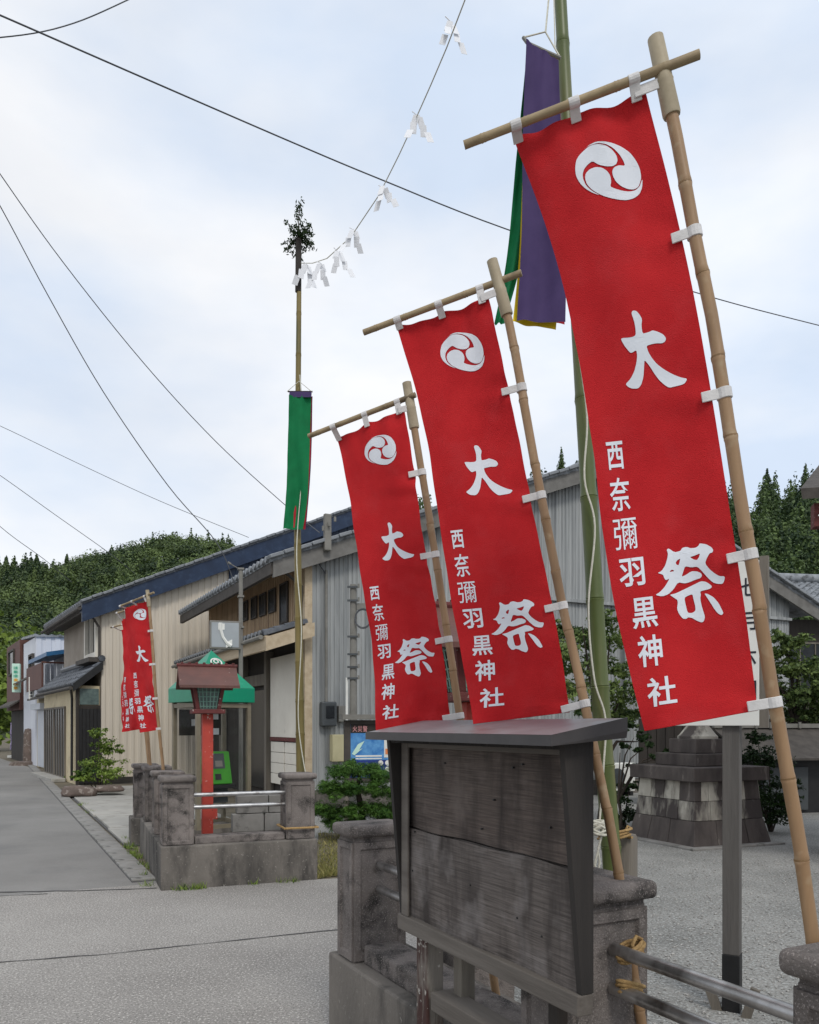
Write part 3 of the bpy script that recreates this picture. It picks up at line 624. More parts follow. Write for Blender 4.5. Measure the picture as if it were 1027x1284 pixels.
window_in(FA, 'b', 0.0, b0, b1, z0, z1, bA, -1, depth=0.12, frame=0.14, fm=m_panel, bars=1)
MB().fbox(FA, -0.32, 0.0, b0 - 0.3, b1 + 0.3, z0 - 0.28, z0 - 0.16).build('window_box', m_fasciadk, bA)
# vestibule with tiled roof on the street
va, vb = -0.62, 6.2
MB().fbox(FA, va + 0.05, -0.02, 0.42, vb, 0.0, 2.68).build('vestibule_core', m_cream, bA)
MB().fbox(FA, va + 0.04, -0.02, 0.36, 0.415, 0.0, 2.15).build('dark_screen', m_shade, bA)
for i in range(6): MB().fbox(FA, va + 0.05 + i * 0.095, va + 0.05 + i * 0.095 + 0.082, 0.33, 0.358, 0.05, 2.05).build('board', m_black, bA)
MB().fbox(FA, va + 0.08, -0.05, 0.355, 0.412, 2.17, 2.6).build('transom_pane', m_frost, bA)
MB().fbox(FA, va - 0.02, va + 0.05, 0.30, 0.40, 0.0, 2.7).build('post', m_shade, bA)
roof_tiles(FA(va - 0.12, 0.2, 2.66), FA(va - 0.12, vb, 2.66), FA(0.02, vb, 3.28), FA(0.02, 0.2, 3.28), 0.27, 0.24, amp=0.028).build('vestibule_roof', m_tiledark, bA, smooth=30)
MB().hexa([FA(va - 0.12, 0.16, 2.50), FA(0.02, 0.16, 3.12), FA(0.02, 0.2, 3.12), FA(va - 0.12, 0.2, 2.50)], [FA(va - 0.12, 0.16, 2.72), FA(0.02, 0.16, 3.34), FA(0.02, 0.2, 3.34), FA(va - 0.12, 0.2, 2.72)]).build('end_board', m_black, bA)
MB().tube([FA(va - 0.18, 0.15, 2.6), FA(va - 0.18, vb, 2.58)], 0.05, 8).build('gutter_pipe', m_fasciadk, bA, smooth=40)
MB().tube([FA(va - 0.15, 0.3, 2.58), FA(va - 0.02, 0.9, 2.35), FA(va - 0.02, 0.95, 0.1)], 0.035, 8).build('downspout', m_black, bA, smooth=40)
MB().tube([FA(0.0, 0.18, 3.42), FA(0.0, vb, 3.42)], 0.09, 8).build('ridge_tile', m_tiledark, bA, smooth=40)
for i, (s0, s1, nm) in enumerate([(2.3, 4.0, 'sliding_door'), (4.2, 5.9, 'sliding_door')]):
    w_ = window_in(FA, 'b', va + 0.05, s0, s1, 0.12, 2.1, bA, -1, depth=0.05, frame=0.06, bars=3, fm=m_greywood); w_.name = nm
MB().fbox(FA, -1.0, va, 2.0, 6.0, 0.0, 0.10).build('doorstep', m_slab, bA, bevel=0.01)

# ---------------------------------------------------------------- houses farther down the street
h2 = thing('low_house', 'low house with blue sheet roof and brown balcony beyond the beige house', 'house', FA(1, 9, 0))
MB().fbox(FA, 0.0, 3.5, 6.6, 11.9, 0, 2.7).build('wall', m_cream, h2)
MB().fbox(FA, 0.6, 3.5, 8.2, 11.9, 2.7, 4.2).build('upper_wall', m_whitemetal, h2)
MB().hexa([FA(-0.3, 7.6, 4.0), FA(3.6, 7.6, 4.75), FA(3.6, 12.1, 4.75), FA(-0.3, 12.1, 4.0)], [FA(-0.3, 7.6, 4.14), FA(3.6, 7.6, 4.9), FA(3.6, 12.1, 4.9), FA(-0.3, 12.1, 4.14)]).build('roof', m_blue, h2)
MB().hexa([FA(-0.4, 6.5, 2.55), FA(0.5, 6.5, 2.85), FA(0.5, 11.6, 2.85), FA(-0.4, 11.6, 2.55)], [FA(-0.4, 6.5, 2.63), FA(0.5, 6.5, 2.95), FA(0.5, 11.6, 2.95), FA(-0.4, 11.6, 2.63)]).build('canopy', m_fasciadk, h2)
MB().fbox(FA, -0.4, -0.34, 8.0, 11.8, 2.9, 3.8).build('balcony_panel', m_brownwall, h2)
for i in range(9):
    MB().fbox(FA, -0.33 + i * 0.2, -0.30 + i * 0.2, 7.97, 8.0, 2.95, 3.78).build('baluster', m_shutter, h2)
MB().fbox(FA, -0.4, 1.5, 7.94, 8.02, 3.78, 3.84).build('handrail', m_brownwall, h2)
window_in(FA, 'b', 0.0, 7.0, 8.6, 0.1, 2.1, h2, -1, depth=0.06, frame=0.06, bars=1)
MB().fbox(FA, -0.06, -0.01, 9.2, 11.4, 0.05, 2.2).build('roller_shutter', m_shutter, h2)
MB().fbox(FA, -0.3, -0.01, 9.1, 11.5, 2.2, 2.42).build('shutter_box', m_shutter, h2)
h3 = thing('white_house', 'white ribbed metal house two storeys tall past the blue roof', 'house', FA(2, 14, 0))
a_, zt = FA.hit(45, 797, 12.3)
ribbed(FA(0, 12.3, 0), N2, -S2, 5.0, 0, lambda t: zt + 0.02 * t, 0.35, 0.03).build('end_wall', m_whitemetal, h3)
MB().fbox(FA, 0, 5, 12.36, 15.8, 0, zt - 0.05).build('street_wall', m_whitemetal, h3)
roof_tiles(FA(-0.08, 12.2, zt - 0.05), FA(5, 12.2, zt + 0.05), FA(5, 16, zt + 0.25), FA(-0.08, 16, zt + 0.15), 0.3, 0.5).build('roof', m_tile, h3)
window_in(FA, 'b', 0.0, 12.7, 13.6, 3.4, 4.4, h3, -1, depth=0.1, frame=0.08)
MB().hexa([FA(-0.5, 12.4, 3.3), FA(0, 12.4, 3.6), FA(0, 15.0, 3.6), FA(-0.5, 15.0, 3.3)], [FA(-0.5, 12.4, 3.36), FA(0, 12.4, 3.66), FA(0, 15.0, 3.66), FA(-0.5, 15.0, 3.36)]).build('window_hood', m_fasciadk, h3)
h4 = thing('brown_house', 'brown walled shop house at the far end of the street', 'house', FA(2, 19, 0))
MB().fbox(FA, -0.1, 4, 16.2, 21.0, 2.3, 5.35).build('upper_wall', m_brownwall, h4)
MB().fbox(FA, 0.1, 4, 16.2, 21.0, 0, 2.3).build('ground_wall', m_shade, h4)
window_in(FA, 'b', -0.1, 18.0, 19.8, 4.0, 5.0, h4, -1, depth=0.08, frame=0.08)
MB().hexa([FA(-0.5, 16.3, 2.4), FA(0.05, 16.3, 2.75), FA(0.05, 20.8, 2.75), FA(-0.5, 20.8, 2.4)], [FA(-0.5, 16.3, 2.48), FA(0.05, 16.3, 2.83), FA(0.05, 20.8, 2.83), FA(-0.5, 20.8, 2.48)]).build('canopy', m_fasciadk, h4)

# ---------------------------------------------------------------- lettering
_fc = bpy.data.curves.new('lettering', 'FONT'); _fc.fill_mode = 'FRONT'; _fc.resolution_u = 4
_fo = bpy.data.objects.new('lettering', _fc); col.objects.link(_fo)
def glyph(ch, bold=0.0):
    """outline-filled character fitted to the unit square: (points, faces)"""
    _fc.body = ch; _fc.offset = bold
    dg = bpy.context.evaluated_depsgraph_get(); dg.update()
    ev = _fo.evaluated_get(dg); me = ev.to_mesh()
    pts = [(v.co.x, v.co.y) for v in me.vertices]; fs = [tuple(p.vertices) for p in me.polygons]; ev.to_mesh_clear()
    xs = [p[0] for p in pts]; ys = [p[1] for p in pts]; x0, x1, y0, y1 = min(xs), max(xs), min(ys), max(ys)
    return [((x - x0) / (x1 - x0), (y - y0) / (y1 - y0)) for x, y in pts], fs
def chaikin(poly, k=1):
    for _ in range(k):
        q = []
        for i, a in enumerate(poly):
            b = poly[(i + 1) % len(poly)]
            q += [(a[0] * .8 + b[0] * .2, a[1] * .8 + b[1] * .2), (a[0] * .2 + b[0] * .8, a[1] * .2 + b[1] * .8)]
        poly = q
    return poly
def tess(loops):
    pts = [p for lp in loops for p in lp]
    tr = tessellate_polygon([[Vector((x, y, 0)) for x, y in lp] for lp in loops]); return pts, [tuple(t) for t in tr]
def zoomed(loops, k, ox, oy): return [chaikin([(x / k + ox, y / k + oy) for x, y in lp]) for lp in loops]
EMBLEM = [
 [(248,268),(300,215),(350,190),(410,182),(480,190),(535,222),(575,270),(588,320),(575,365),(540,392),(480,400),(410,388),(345,352),(300,390),(265,440),(252,490),(258,540),(285,600),(340,650),(425,692),(350,670),(280,632),(225,580),(190,515),(180,440),(190,360),(215,310)],
 [(660,365),(600,370),(555,400),(538,440),(545,490),(575,545),(625,585),(690,605),(750,598),(790,565),(806,510),(816,465),(800,370),(760,290),(700,215),(620,170),(540,152),(460,150),(380,160),(310,195),(256,246),(300,205),(390,173),(470,173),(540,198),(600,250),(640,310)],
 [(520,600),(530,550),(520,490),(490,445),(440,415),(380,410),(320,435),(282,480),(275,530),(295,590),(350,645),(440,692),(520,715),(610,727),(680,722),(750,690),(800,640),(825,570),(828,480),(814,515),(800,560),(760,607),(700,629),(640,631),(570,618)]]
BIG1 = [[(265,122),(300,128),(340,175),(370,230),(360,310),(375,412),(420,400),(465,383),(500,362),(570,378),(640,410),(672,460),(655,500),(620,522),(540,525),(470,545),(422,565),(445,640),(490,715),(550,785),(640,850),(750,910),(860,952),(942,965),(910,1025),(870,1045),(790,1065),(705,1085),(650,1050),(580,990),(520,910),(460,815),(395,738),(390,830),(380,960),(350,1060),(310,1105),(230,1105),(185,1085),(150,1050),(215,985),(265,890),(295,780),(305,690),(295,620),(230,660),(205,645),(140,565),(97,485),(115,468),(200,465),(255,455),(290,432),(285,340),(270,260),(235,160),(245,130)]]
BIG2 = [
 [[(262,158),(330,205),(400,188),(420,150),(470,138),(520,155),(580,150),(615,125),(625,98),(700,108),(765,145),(788,180),(775,210),(745,215),(710,275),(690,335),(740,400),(800,450),(860,485),(925,485),(912,550),(890,575),(830,572),(780,555),(720,500),(660,430),(600,370),(530,380),(455,365),(435,420),(413,490),(460,470),(525,425),(590,425),(640,445),(655,475),(635,505),(570,525),(500,555),(450,568),(370,555),(320,640),(260,700),(190,728),(110,712),(160,680),(215,620),(250,560),(272,515),(230,535),(212,510),(200,470),(135,452),(180,430),(225,360),(250,270),(255,220),(240,175)],
  [(345,320),(370,290),(398,278),(390,320),(378,358),(350,345)], [(268,438),(300,405),(335,425)], [(510,260),(560,245),(632,215),(620,260),(595,295),(560,290)]],
 [[(275,705),(340,690),(440,640),(560,580),(640,540),(700,548),(750,580),(772,605),(750,630),(690,645),(630,660),(640,700),(632,740),(645,820),(670,900),(688,960),(675,1010),(650,1027),(590,1005),(540,975),(490,965),(470,985),(430,985),(385,930),(360,870),(370,800),(365,765),(320,735)],
  [(445,740),(480,715),(540,692),(555,760),(575,840),(575,890),(540,915),(485,915),(465,840)]],
 [[(680,685),(720,690),(790,730),(850,800),(890,880),(907,920),(880,942),(840,920),(800,870),(750,790),(710,730)]]]
SMALL = [('西', 771.4, 571, 20, 35), ('奈', 778, 620, 25, 42), ('彌', 785, 670, 29, 39), ('羽', 793, 718, 31, 35), ('黒', 808.7, 768.5, 31, 38), ('神', 815.7, 816, 30, 39), ('社', 830, 866.6, 36, 36)]

class Cloth:
    def __init__(s, Lp, Rp, ripple=0.006, seed=0, sag=0.012, fold=0.0):
        s.L = [P(*q) for q in Lp]; s.R = [P(*q) for q in Rp]; s.rip = ripple; s.seed = seed; s.sag = sag; s.fold = fold; s.ties = (0.0, 0.24, 0.49, 0.75, 0.985) if fold == 0 else ()
        s.ln = [s._acc(e) for e in (s.L, s.R)]
    def _acc(s, e):
        a = [0.0]
        for p, q in zip(e, e[1:]): a.append(a[-1] + (q - p).length)
        return [x / a[-1] for x in a]
    def edge(s, k, v):
        e = (s.L, s.R)[k]; a = s.ln[k]; v = min(max(v, 0), 1); i = 0
        while i < len(e) - 2 and v > a[i + 1]: i += 1
        t = (v - a[i]) / (a[i + 1] - a[i]); p0 = e[max(i - 1, 0)]; p1 = e[i]; p2 = e[i + 1]; p3 = e[min(i + 2, len(e) - 1)]
        return 0.5 * ((2 * p1) + (p2 - p0) * t + (2 * p0 - 5 * p1 + 4 * p2 - p3) * t * t + (3 * p1 - p0 - 3 * p2 + p3) * t ** 3)
    def flat(s, u, v): return s.edge(0, v).lerp(s.edge(1, v), u)
    def nrm(s, u, v):
        a = s.flat(0, v); b = s.flat(1, v); c = s.flat(u, max(v - .01, 0)); d = s.flat(u, min(v + .01, 1)); n = (b - a).cross(d - c).normalized()
        return n if n.dot(Vector((0, 0, EYE)) - a) > 0 else -n
    def at(s, u, v, off=0.0):
        q = s.seed; n = s.nrm(u, v)
        r = s.rip * (1.2 * math.sin(u * 3.6 + v * 2.2 + q) + 1.0 * math.sin(u * 5.2 - v * 7.1 + 1.3 * q) + 0.45 * math.sin(v * 17 + u * 3 + q) + 0.3 * math.sin(u * 12 + v * 5 + q))
        r += s.rip * 0.9 * math.sin(u * 22 + q) * math.exp(-v * 14) + s.rip * 0.35 * math.sin(v * 60 + q) * math.exp(-(1 - u) * 30)
        for vt in s.ties:
            r += s.rip * 0.8 * math.exp(-(1 - u) / 0.28) * math.sin((v - vt) * 75 + (1 - u) * 7) * math.exp(-((v - vt) / 0.045) ** 2)
        r += s.rip * 0.5 * math.sin(u * 15 + v * 30 + q) * math.exp(-(1 - v) * 16) + s.rip * 0.35 * math.sin(v * 41 + u * 9 + 2 * q) * math.exp(-u * 5)
        r += s.fold * math.sin(u * 9.5 + 1.2 * math.sin(v * 4 + q) + q)
        p = s.flat(u, v) + n * (r + off)
        p.z -= s.sag * abs(math.sin(u * 2 * math.pi)) ** 0.7 * max(0, 1 - v / 0.05) ** 2
        return p
def to_uv(cl, px_pts):
    nu, nv = 60, 220; g = np.empty((nv + 1, nu + 1, 2))
    for j in range(nv + 1):
        a, b = cl.edge(0, j / nv), cl.edge(1, j / nv)
        for i in range(nu + 1):
            p = a.lerp(b, i / nu); g[j, i] = (CX + p.x / p.y * F, HY - (p.z - EYE) / p.y * F)
    res = []
    for x, y in px_pts:
        d = (g[:, :, 0] - x) ** 2 + (g[:, :, 1] - y) ** 2; j, i = np.unravel_index(np.argmin(d), d.shape)
        i = min(max(i, 1), nu - 1); j = min(max(j, 1), nv - 1)
        du = (g[j, i + 1] - g[j, i - 1]) / 2; dv = (g[j + 1, i] - g[j - 1, i]) / 2
        s_ = np.linalg.solve(np.stack([du, dv], 1), np.array([x, y]) - g[j, i]); res.append(((i + s_[0]) / nu, (j + s_[1]) / nv))
    return res
B1L = [(645, 176, 2.08), (690, 300, 2.08), (722, 430, 2.08), (744, 560, 2.08), (757, 670, 2.07), (776, 780, 2.07), (808, 917, 2.06)]
B1R = [(808, 108, 1.96), (839, 230, 1.96), (868, 360, 1.96), (893, 500, 1.96), (915, 640, 1.96), (935, 770, 1.96), (950, 891, 1.96)]
cloth1 = Cloth(B1L, B1R, 0.0075, 0.4)
PRINTS = {'emblem': [], 'upper_letter': [], 'lower_letter': [], 'small_lettering': []}
def add_print(key, pts, fs): PRINTS[key].append((to_uv(cloth1, pts), fs))
for lp in EMBLEM: add_print('emblem', *tess(zoomed([lp], 7.9, 700, 160)))
add_print('upper_letter', *tess(zoomed(BIG1, 10.27, 770, 380)))
for lps in BIG2: add_print('lower_letter', *tess(zoomed(lps, 9.336, 810, 670)))
for ch, cx, cy, w, h in SMALL:
    pts, fs = glyph(ch, {'彌': 0.0, '奈': 0.012, '黒': 0.014}.get(ch, 0.018))
    add_print('small_lettering', [(cx + (x - .5) * w - (y - .5) * h * 0.10, cy - (y - .5) * h - (x - .5) * w * 0.14) for x, y in pts], fs)
def print_mesh(cl, items, off, W, H):
    bm = bmesh.new()
    for uv, fs in items:
        vs = [bm.verts.new((u * W, v * H, 0)) for u, v in uv]
        for f in fs:
            try: bm.faces.new([vs[i] for i in f])
            except ValueError: pass
    for _ in range(2):
        bmesh.ops.triangulate(bm, faces=bm.faces[:])
        ed = [e for e in bm.edges if e.calc_length() > 0.022]
        if ed: bmesh.ops.subdivide_edges(bm, edges=ed, cuts=1)
    bmesh.ops.triangulate(bm, faces=bm.faces[:])
    for v in bm.verts: v.co = cl.at(v.co.x / W, v.co.y / H, off)
    me = bpy.data.meshes.new('print'); bm.to_mesh(me); bm.free(); return me

def smooth_path(w, k=7):
    fine = []
    for i in range(len(w) - 1):
        p0, p1, p2, p3 = w[max(i - 1, 0)], w[i], w[i + 1], w[min(i + 2, len(w) - 1)]
        for q in range(k):
            t = q / k; fine.append(0.5 * ((2 * p1) + (p2 - p0) * t + (2 * p0 - 5 * p1 + 4 * p2 - p3) * t * t + (3 * p1 - p0 - 3 * p2 + p3) * t ** 3))
    return fine + [w[-1]]
def bamboo_mb(path, r0, r1, seg, n=12, kink=0.0, seed=0):
    """stalk with swollen joints along a polyline"""
    path = [Vector(p) for p in path]; acc = [0.0]
    for a, b in zip(path, path[1:]): acc.append(acc[-1] + (b - a).length)
    T = acc[-1]; rg = random.Random(seed)
    def pt(x):
        i = 0
        while i < len(path) - 2 and x > acc[i + 1]: i += 1
        return path[i].lerp(path[i + 1], (x - acc[i]) / (acc[i + 1] - acc[i]))
    pts, rr, joints = [], [], []; x = 0.0; nxt = seg * rg.uniform(0.3, 0.9); off = Vector((0, 0, 0)); last = 0.0
    xs = [(0.0, 1.0)]
    while nxt < T - 0.02:
        mid = (last + nxt) / 2; xs += [(mid, 0.985), (nxt - 0.012 * seg / 0.2, 1.0), (nxt - 0.004, 1.10), (nxt, 0.99), (nxt + 0.004, 1.06), (nxt + 0.014 * seg / 0.2, 0.985)]
        joints.append(nxt); last = nxt; nxt += seg * rg.uniform(0.85, 1.15)
    xs.append((T, 1.0)); k = 0; sway = Vector((0, 0, 0)); prev = -1
    for x, f in xs:
        j = sum(1 for q in joints if q < x); 
        w = Vector((math.sin(j * 2.3 + seed), math.cos(j * 1.7 + seed), 0)) * kink
        pts.append(pt(x) + w); rr.append((r0 + (r1 - r0) * x / T) * f)
    return MB().tube(pts, rr, n), [(pt(q) + Vector((math.sin(i * 2.3 + seed), math.cos(i * 1.7 + seed), 0)) * kink, (pt(q + 0.01) - pt(q - 0.01)).normalized(), r0 + (r1 - r0) * q / T) for i, q in enumerate(joints)]

def festival_banner(label, pole, bar, cl, r, group, ties, detail=True, barmat=None):
    path = [P(*q) for q in pole]                               # bottom to top
    base = path[0]; root = thing('festival_banner', label, 'banner', (base.x, base.y, 0), group)
    mb, js = bamboo_mb(path, r, r * 0.85, 0.2, kink=r * 0.05, seed=len(label)); pl = mb.build('pole', m_bamboo, root, smooth=40)
    if detail:
        for q_, d_, r_ in js: MB().tube([q_ - d_ * 0.0022, q_ + d_ * 0.0022], r_ * 1.075, 14).build('joint', m_node, pl, smooth=40)
    tipd = (path[-1] - path[-2]).normalized(); tp = path[-1]
    MB().tube([tp - tipd * 0.17, tp - tipd * 0.165, tp - tipd * 0.09, tp - tipd * 0.085, tp - tipd * 0.08, tp + tipd * 0.02], [r * 1.14, r * 1.22, r * 1.16, r * 1.22, r * 1.14, r * 1.08], 14).build('pole_sleeve', m_tube, root, smooth=40)
    b0, b1 = P(*bar[0]), P(*bar[1]); bp = [b0.lerp(b1, i / 12) for i in range(13)]
    mb, _ = bamboo_mb([b0, b1], r * 0.62, r * 0.66, 0.11, n=10, seed=3); mb.build('cross_bar', barmat or m_bamboogrey, root, smooth=40)
    W = (cl.L[0] - cl.R[0]).length; nu, nv = (40, 170) if detail else (16, 60)
    rows = [[cl.at(i / nu, j / nv) for i in range(nu + 1)] for j in range(nv + 1)]
    c = MB().grid(rows).build('cloth', m_red, root, smooth=180)
    H = sum((b - a).length for a, b in zip(cl.R, cl.R[1:]))
    # hem: a folded strip along the bottom
    hem = [[cl.at(i / nu, 0.965 + 0.0335 * j, 0.0015) for i in range(nu + 1)] for j in range(2)]
    MB().grid(hem).build('hem', m_red, c, smooth=180)
    for key, items in PRINTS.items():
        me = print_mesh(cl, items, 0.0013 if detail else 0.003, W, H); me.materials.append(m_print); link(key, me, c)
    # straps
    def strap(p_cloth, axis_pt, axis, rad, w):
        n = cl.nrm(0.5, 0.5); m = MB(); axis = axis.normalized()
        m.tube([axis_pt - axis * w / 2, axis_pt - axis * w * 0.45, axis_pt + axis * w * 0.45, axis_pt + axis * w / 2], [rad * 1.12, rad * 1.15, rad * 1.15, rad * 1.12], 14)
        d = p_cloth - axis_pt; d -= axis * d.dot(axis); L_ = d.length; d.normalize()
        ez = axis; ey = ez.cross(d)
        cpos = axis_pt + d * (L_ * 0.5) + n * rad * 0.62
        m.box(cpos, (L_ + rad * 0.8, 0.0036, w * 0.96), ex=d, ey=ey, ez=ez)
        m.build('strap', m_strap, root, bevel=0.0015, seg=1)
    accp = path
    for v in ties:
        pc = cl.at(0.945, v); best = None
        for a, b in zip(path, path[1:]):
            t = max(0, min(1, (pc - a).dot(b - a) / (b - a).length_squared)); q = a.lerp(b, t)
            if best is None or (q - pc).length < best[0]: best = ((q - pc).length, q, b - a)
        strap(pc, best[1], best[2], r * 0.92, 0.026)
    bd = b1 - b0
    for u in (0.03, 0.48, 0.93):
        pc = cl.at(u, 0.022); t = max(0, min(1, (pc - b0).dot(bd) / bd.length_squared)); strap(pc, b0.lerp(b1, t), bd, r * 0.66, 0.026)
    return root
GB = 'red festival banners along the near fence'
festival_banner('largest red festival banner, rightmost, hiding the white notice sign',
    [(1098, 1690, 1.98), (1020, 1180, 1.96), (1003, 1060, 1.955), (970, 875, 1.955), (949, 740, 1.955), (930, 640, 1.955), (909, 500, 1.955), (893, 400, 1.955), (872, 300, 1.955), (850, 180, 1.955), (824, 58, 1.955)],
    [(582, 182, 2.05), (877, 68, 1.925)], cloth1, 0.0172, GB, (0.006, 0.245, 0.50, 0.755, 0.985), barmat=m_bamboogrey)
cloth2 = Cloth([(499, 408, 2.90), (520, 480, 2.90), (538, 560, 2.90), (549, 650, 2.89), (562, 735, 2.88), (578, 822, 2.87), (594, 908, 2.86)],
               [(612, 369, 2.76), (630, 450, 2.76), (648, 540, 2.76), (668, 640, 2.76), (689, 740, 2.76), (705, 822, 2.76), (715, 893, 2.76)], 0.0075, 2.1)
festival_banner('red festival banner in the middle of the three near ones, tied by the notice board',
    [(846, 1540, 2.62), (804, 1284, 2.62), (790, 1175, 2.64), (762, 1020, 2.67), (735, 890, 2.71), (706, 762, 2.75), (676, 610, 2.755), (640, 410, 2.755), (619, 334, 2.755)],
    [(456, 417, 2.91), (654, 342, 2.73)], cloth2, 0.0172, GB, (0.006, 0.235, 0.49, 0.75, 0.985), barmat=m_bamboogrey)
cloth3 = Cloth([(419, 546, 3.52), (436, 621, 3.52), (445, 680, 3.52), (455, 738, 3.51), (464, 790, 3.50), (468, 845, 3.50), (471, 918, 3.49)],
               [(508, 511, 3.38), (519, 581, 3.38), (531, 665, 3.38), (545, 753, 3.38), (557, 830, 3.38), (563, 903, 3.38)], 0.008, 4.0)
festival_banner('smallest of the three near red banners, left of the notice board top',
    [(645, 1390, 3.34), (618, 1220, 3.35), (598, 1060, 3.36), (577, 900, 3.37), (545, 690, 3.375), (521, 545, 3.375), (511, 486, 3.375)],
    [(387, 547, 3.55), (521, 495, 3.355)], cloth3, 0.0172, GB, (0.006, 0.215, 0.475, 0.745, 0.985), barmat=m_bamboogrey)
GF = 'red festival banners on the far fence'
festival_banner('front red banner of the small overlapping group on the far fence',
    [(212, 1020, 9.3), (205, 968, 9.3), (196, 880, 9.3), (190, 790, 9.3), (185, 742, 9.3)], [(151, 760, 9.5), (193, 743, 9.25)],
    Cloth([(160, 762, 9.62), (161, 800, 9.62), (164, 850, 9.60), (170, 890, 9.58), (175, 919, 9.56)], [(184, 751, 9.3), (188, 800, 9.3), (193, 860, 9.3), (199, 915, 9.3)], 0.012, 1.0), 0.019, GF, (0.25, 0.5, 0.75, 0.985), False)
festival_banner('red banner half hidden behind the front one of the small far group',
    [(193, 1010, 10.3), (189, 965, 10.3), (182, 880, 10.3), (175, 800, 10.3), (171, 760, 10.3)], [(146, 769, 10.5), (178, 759, 10.25)],
    Cloth([(152, 776, 10.55), (155, 820, 10.55), (152, 870, 10.55), (153, 918, 10.55)], [(170, 766, 10.3), (174, 820, 10.3), (176, 870, 10.3), (180, 914, 10.3)], 0.014, 3.0), 0.019, GF, (0.25, 0.5, 0.75, 0.985), False)
festival_banner('rearmost red banner, leftmost edge of the small far group',
    [(192, 1004, 11.2), (187, 965, 11.2), (179, 880, 11.2), (174, 810, 11.2), (171, 778, 11.2)], [(139, 787, 11.4), (177, 777, 11.15)],
    Cloth([(150, 790, 11.5), (157, 830, 11.5), (153, 870, 11.5), (155, 915, 11.5)], [(169, 783, 11.2), (172, 830, 11.2), (175, 870, 11.2), (178, 912, 11.2)], 0.014, 5.0), 0.019, GF, (0.25, 0.5, 0.75, 0.985), False)

# ---------------------------------------------------------------- stone fences
def pillar(label, fr, a0, b0, z0, w=0.30, h=0.68, group='granite fence pillars', panels=True, wa=None):
    wa = wa or w
    c = fr(a0 + wa / 2, b0 + w / 2, z0); t = thing('stone_pillar', label, 'pillar', c, group)
    bm = bmesh.new(); mb = MB().fbox(fr, a0, a0 + wa, b0, b0 + w, z0 - 0.004, z0 + h - 0.075)
    me = bpy.data.meshes.new('shaft'); me.from_pydata([tuple(v) for v in mb.v], [], mb.f); bm.from_mesh(me)
    bmesh.ops.bevel(bm, geom=bm.edges[:], offset=0.012, segments=2, affect='EDGES')
    if panels:
        sides = [f for f in bm.faces if abs(f.normal.z) < 0.1 and f.calc_area() > 0.08]
        for f in sides:
            bmesh.ops.inset_region(bm, faces=[f], thickness=0.045, depth=0); 
            bmesh.ops.inset_region(bm, faces=[f], thickness=0.012, depth=-0.012)
    bm.to_mesh(me); bm.free(); me.materials.append(m_granite); link('shaft', me, t)
    o = 0.022
    MB().fbox(fr, a0 + 0.014, a0 + wa - 0.014, b0 + 0.014, b0 + w - 0.014, z0 + h - 0.08, z0 + h - 0.058).build('neck', m_granite, t)
    MB().fbox(fr, a0 - o, a0 + wa + o, b0 - o, b0 + w + o, z0 + h - 0.06, z0 + h).build('cap', m_granite, t, bevel=0.022, seg=3, smooth=40)
    return t
FF = Frame((-2.41, 7.96), Vector((0.926, 0.377, 0)), Vector((-0.377, 0.926, 0)))
PZ = 0.425
pf = MB()
pf.fbox(FF, 0, 1.57, 0, 0.42, -0.05, PZ); pf.fbox(FF, 0.0, 0.42, 0.421, 2.75, -0.05, PZ)
farpl = pf.build('fence_plinth', m_plinth, bevel=0.015); tag(farpl, 'low stained concrete plinth under the far fence by the phone booth', 'plinth')
pillar('far fence pillar at the front corner with raised panel', FF, 0.02, 0.03, PZ)
pillar('far fence pillar at the foot of the tall bamboo pole with green streamer', FF, 1.25, 0.03, PZ)
pillar('far fence pillar just behind the corner one, below the small banners', FF, 0.02, 0.95, PZ)
pillar('far fence pillar second from the back, below the small banners', FF, 0.02, 2.25, PZ)
lb = MB().fbox(FF, -0.08, 0.34, 3.3, 3.75, -0.05, 0.36).build('pillar_base', m_plinth, bevel=0.015); tag(lb, 'separate low concrete block under the rearmost far pillar', 'plinth')
pillar('rearmost far fence pillar standing apart on its own block', FF, -0.03, 3.38, 0.36, h=0.72)
for z, lab in ((0.905, 'upper steel rail of the far fence before the phone booth'), (0.782, 'lower steel rail of the far fence before the phone booth')):
    o = MB().tube([FF(0.30, 0.17, z), FF(1.27, 0.17, z)], 0.021, 12).build('fence_rail', m_steel, smooth=40); tag(o, lab, 'rail', 'fence rails')
kb = MB().fbox(FF, 0.33, 1.24, 0.06, 0.26, PZ - 0.004, 0.50).build('stone_sill', m_granite, bevel=0.012); tag(kb, 'long granite sill between the two front far pillars', 'stone sill')
sb = MB().fbox(FF, 1.23, 1.59, 0.01, 0.36, PZ + 0.13, PZ + 0.155)
o = MB().tube([FF(1.225, 0.005, PZ + 0.12), FF(1.575, 0.005, PZ + 0.118), FF(1.575, 0.355, PZ + 0.12), FF(1.225, 0.355, PZ + 0.12), FF(1.225, 0.005, PZ + 0.12)], 0.012, 6).build('tie_rope', m_straw); tag(o, 'straw cord round the foot of the right far pillar', 'rope')

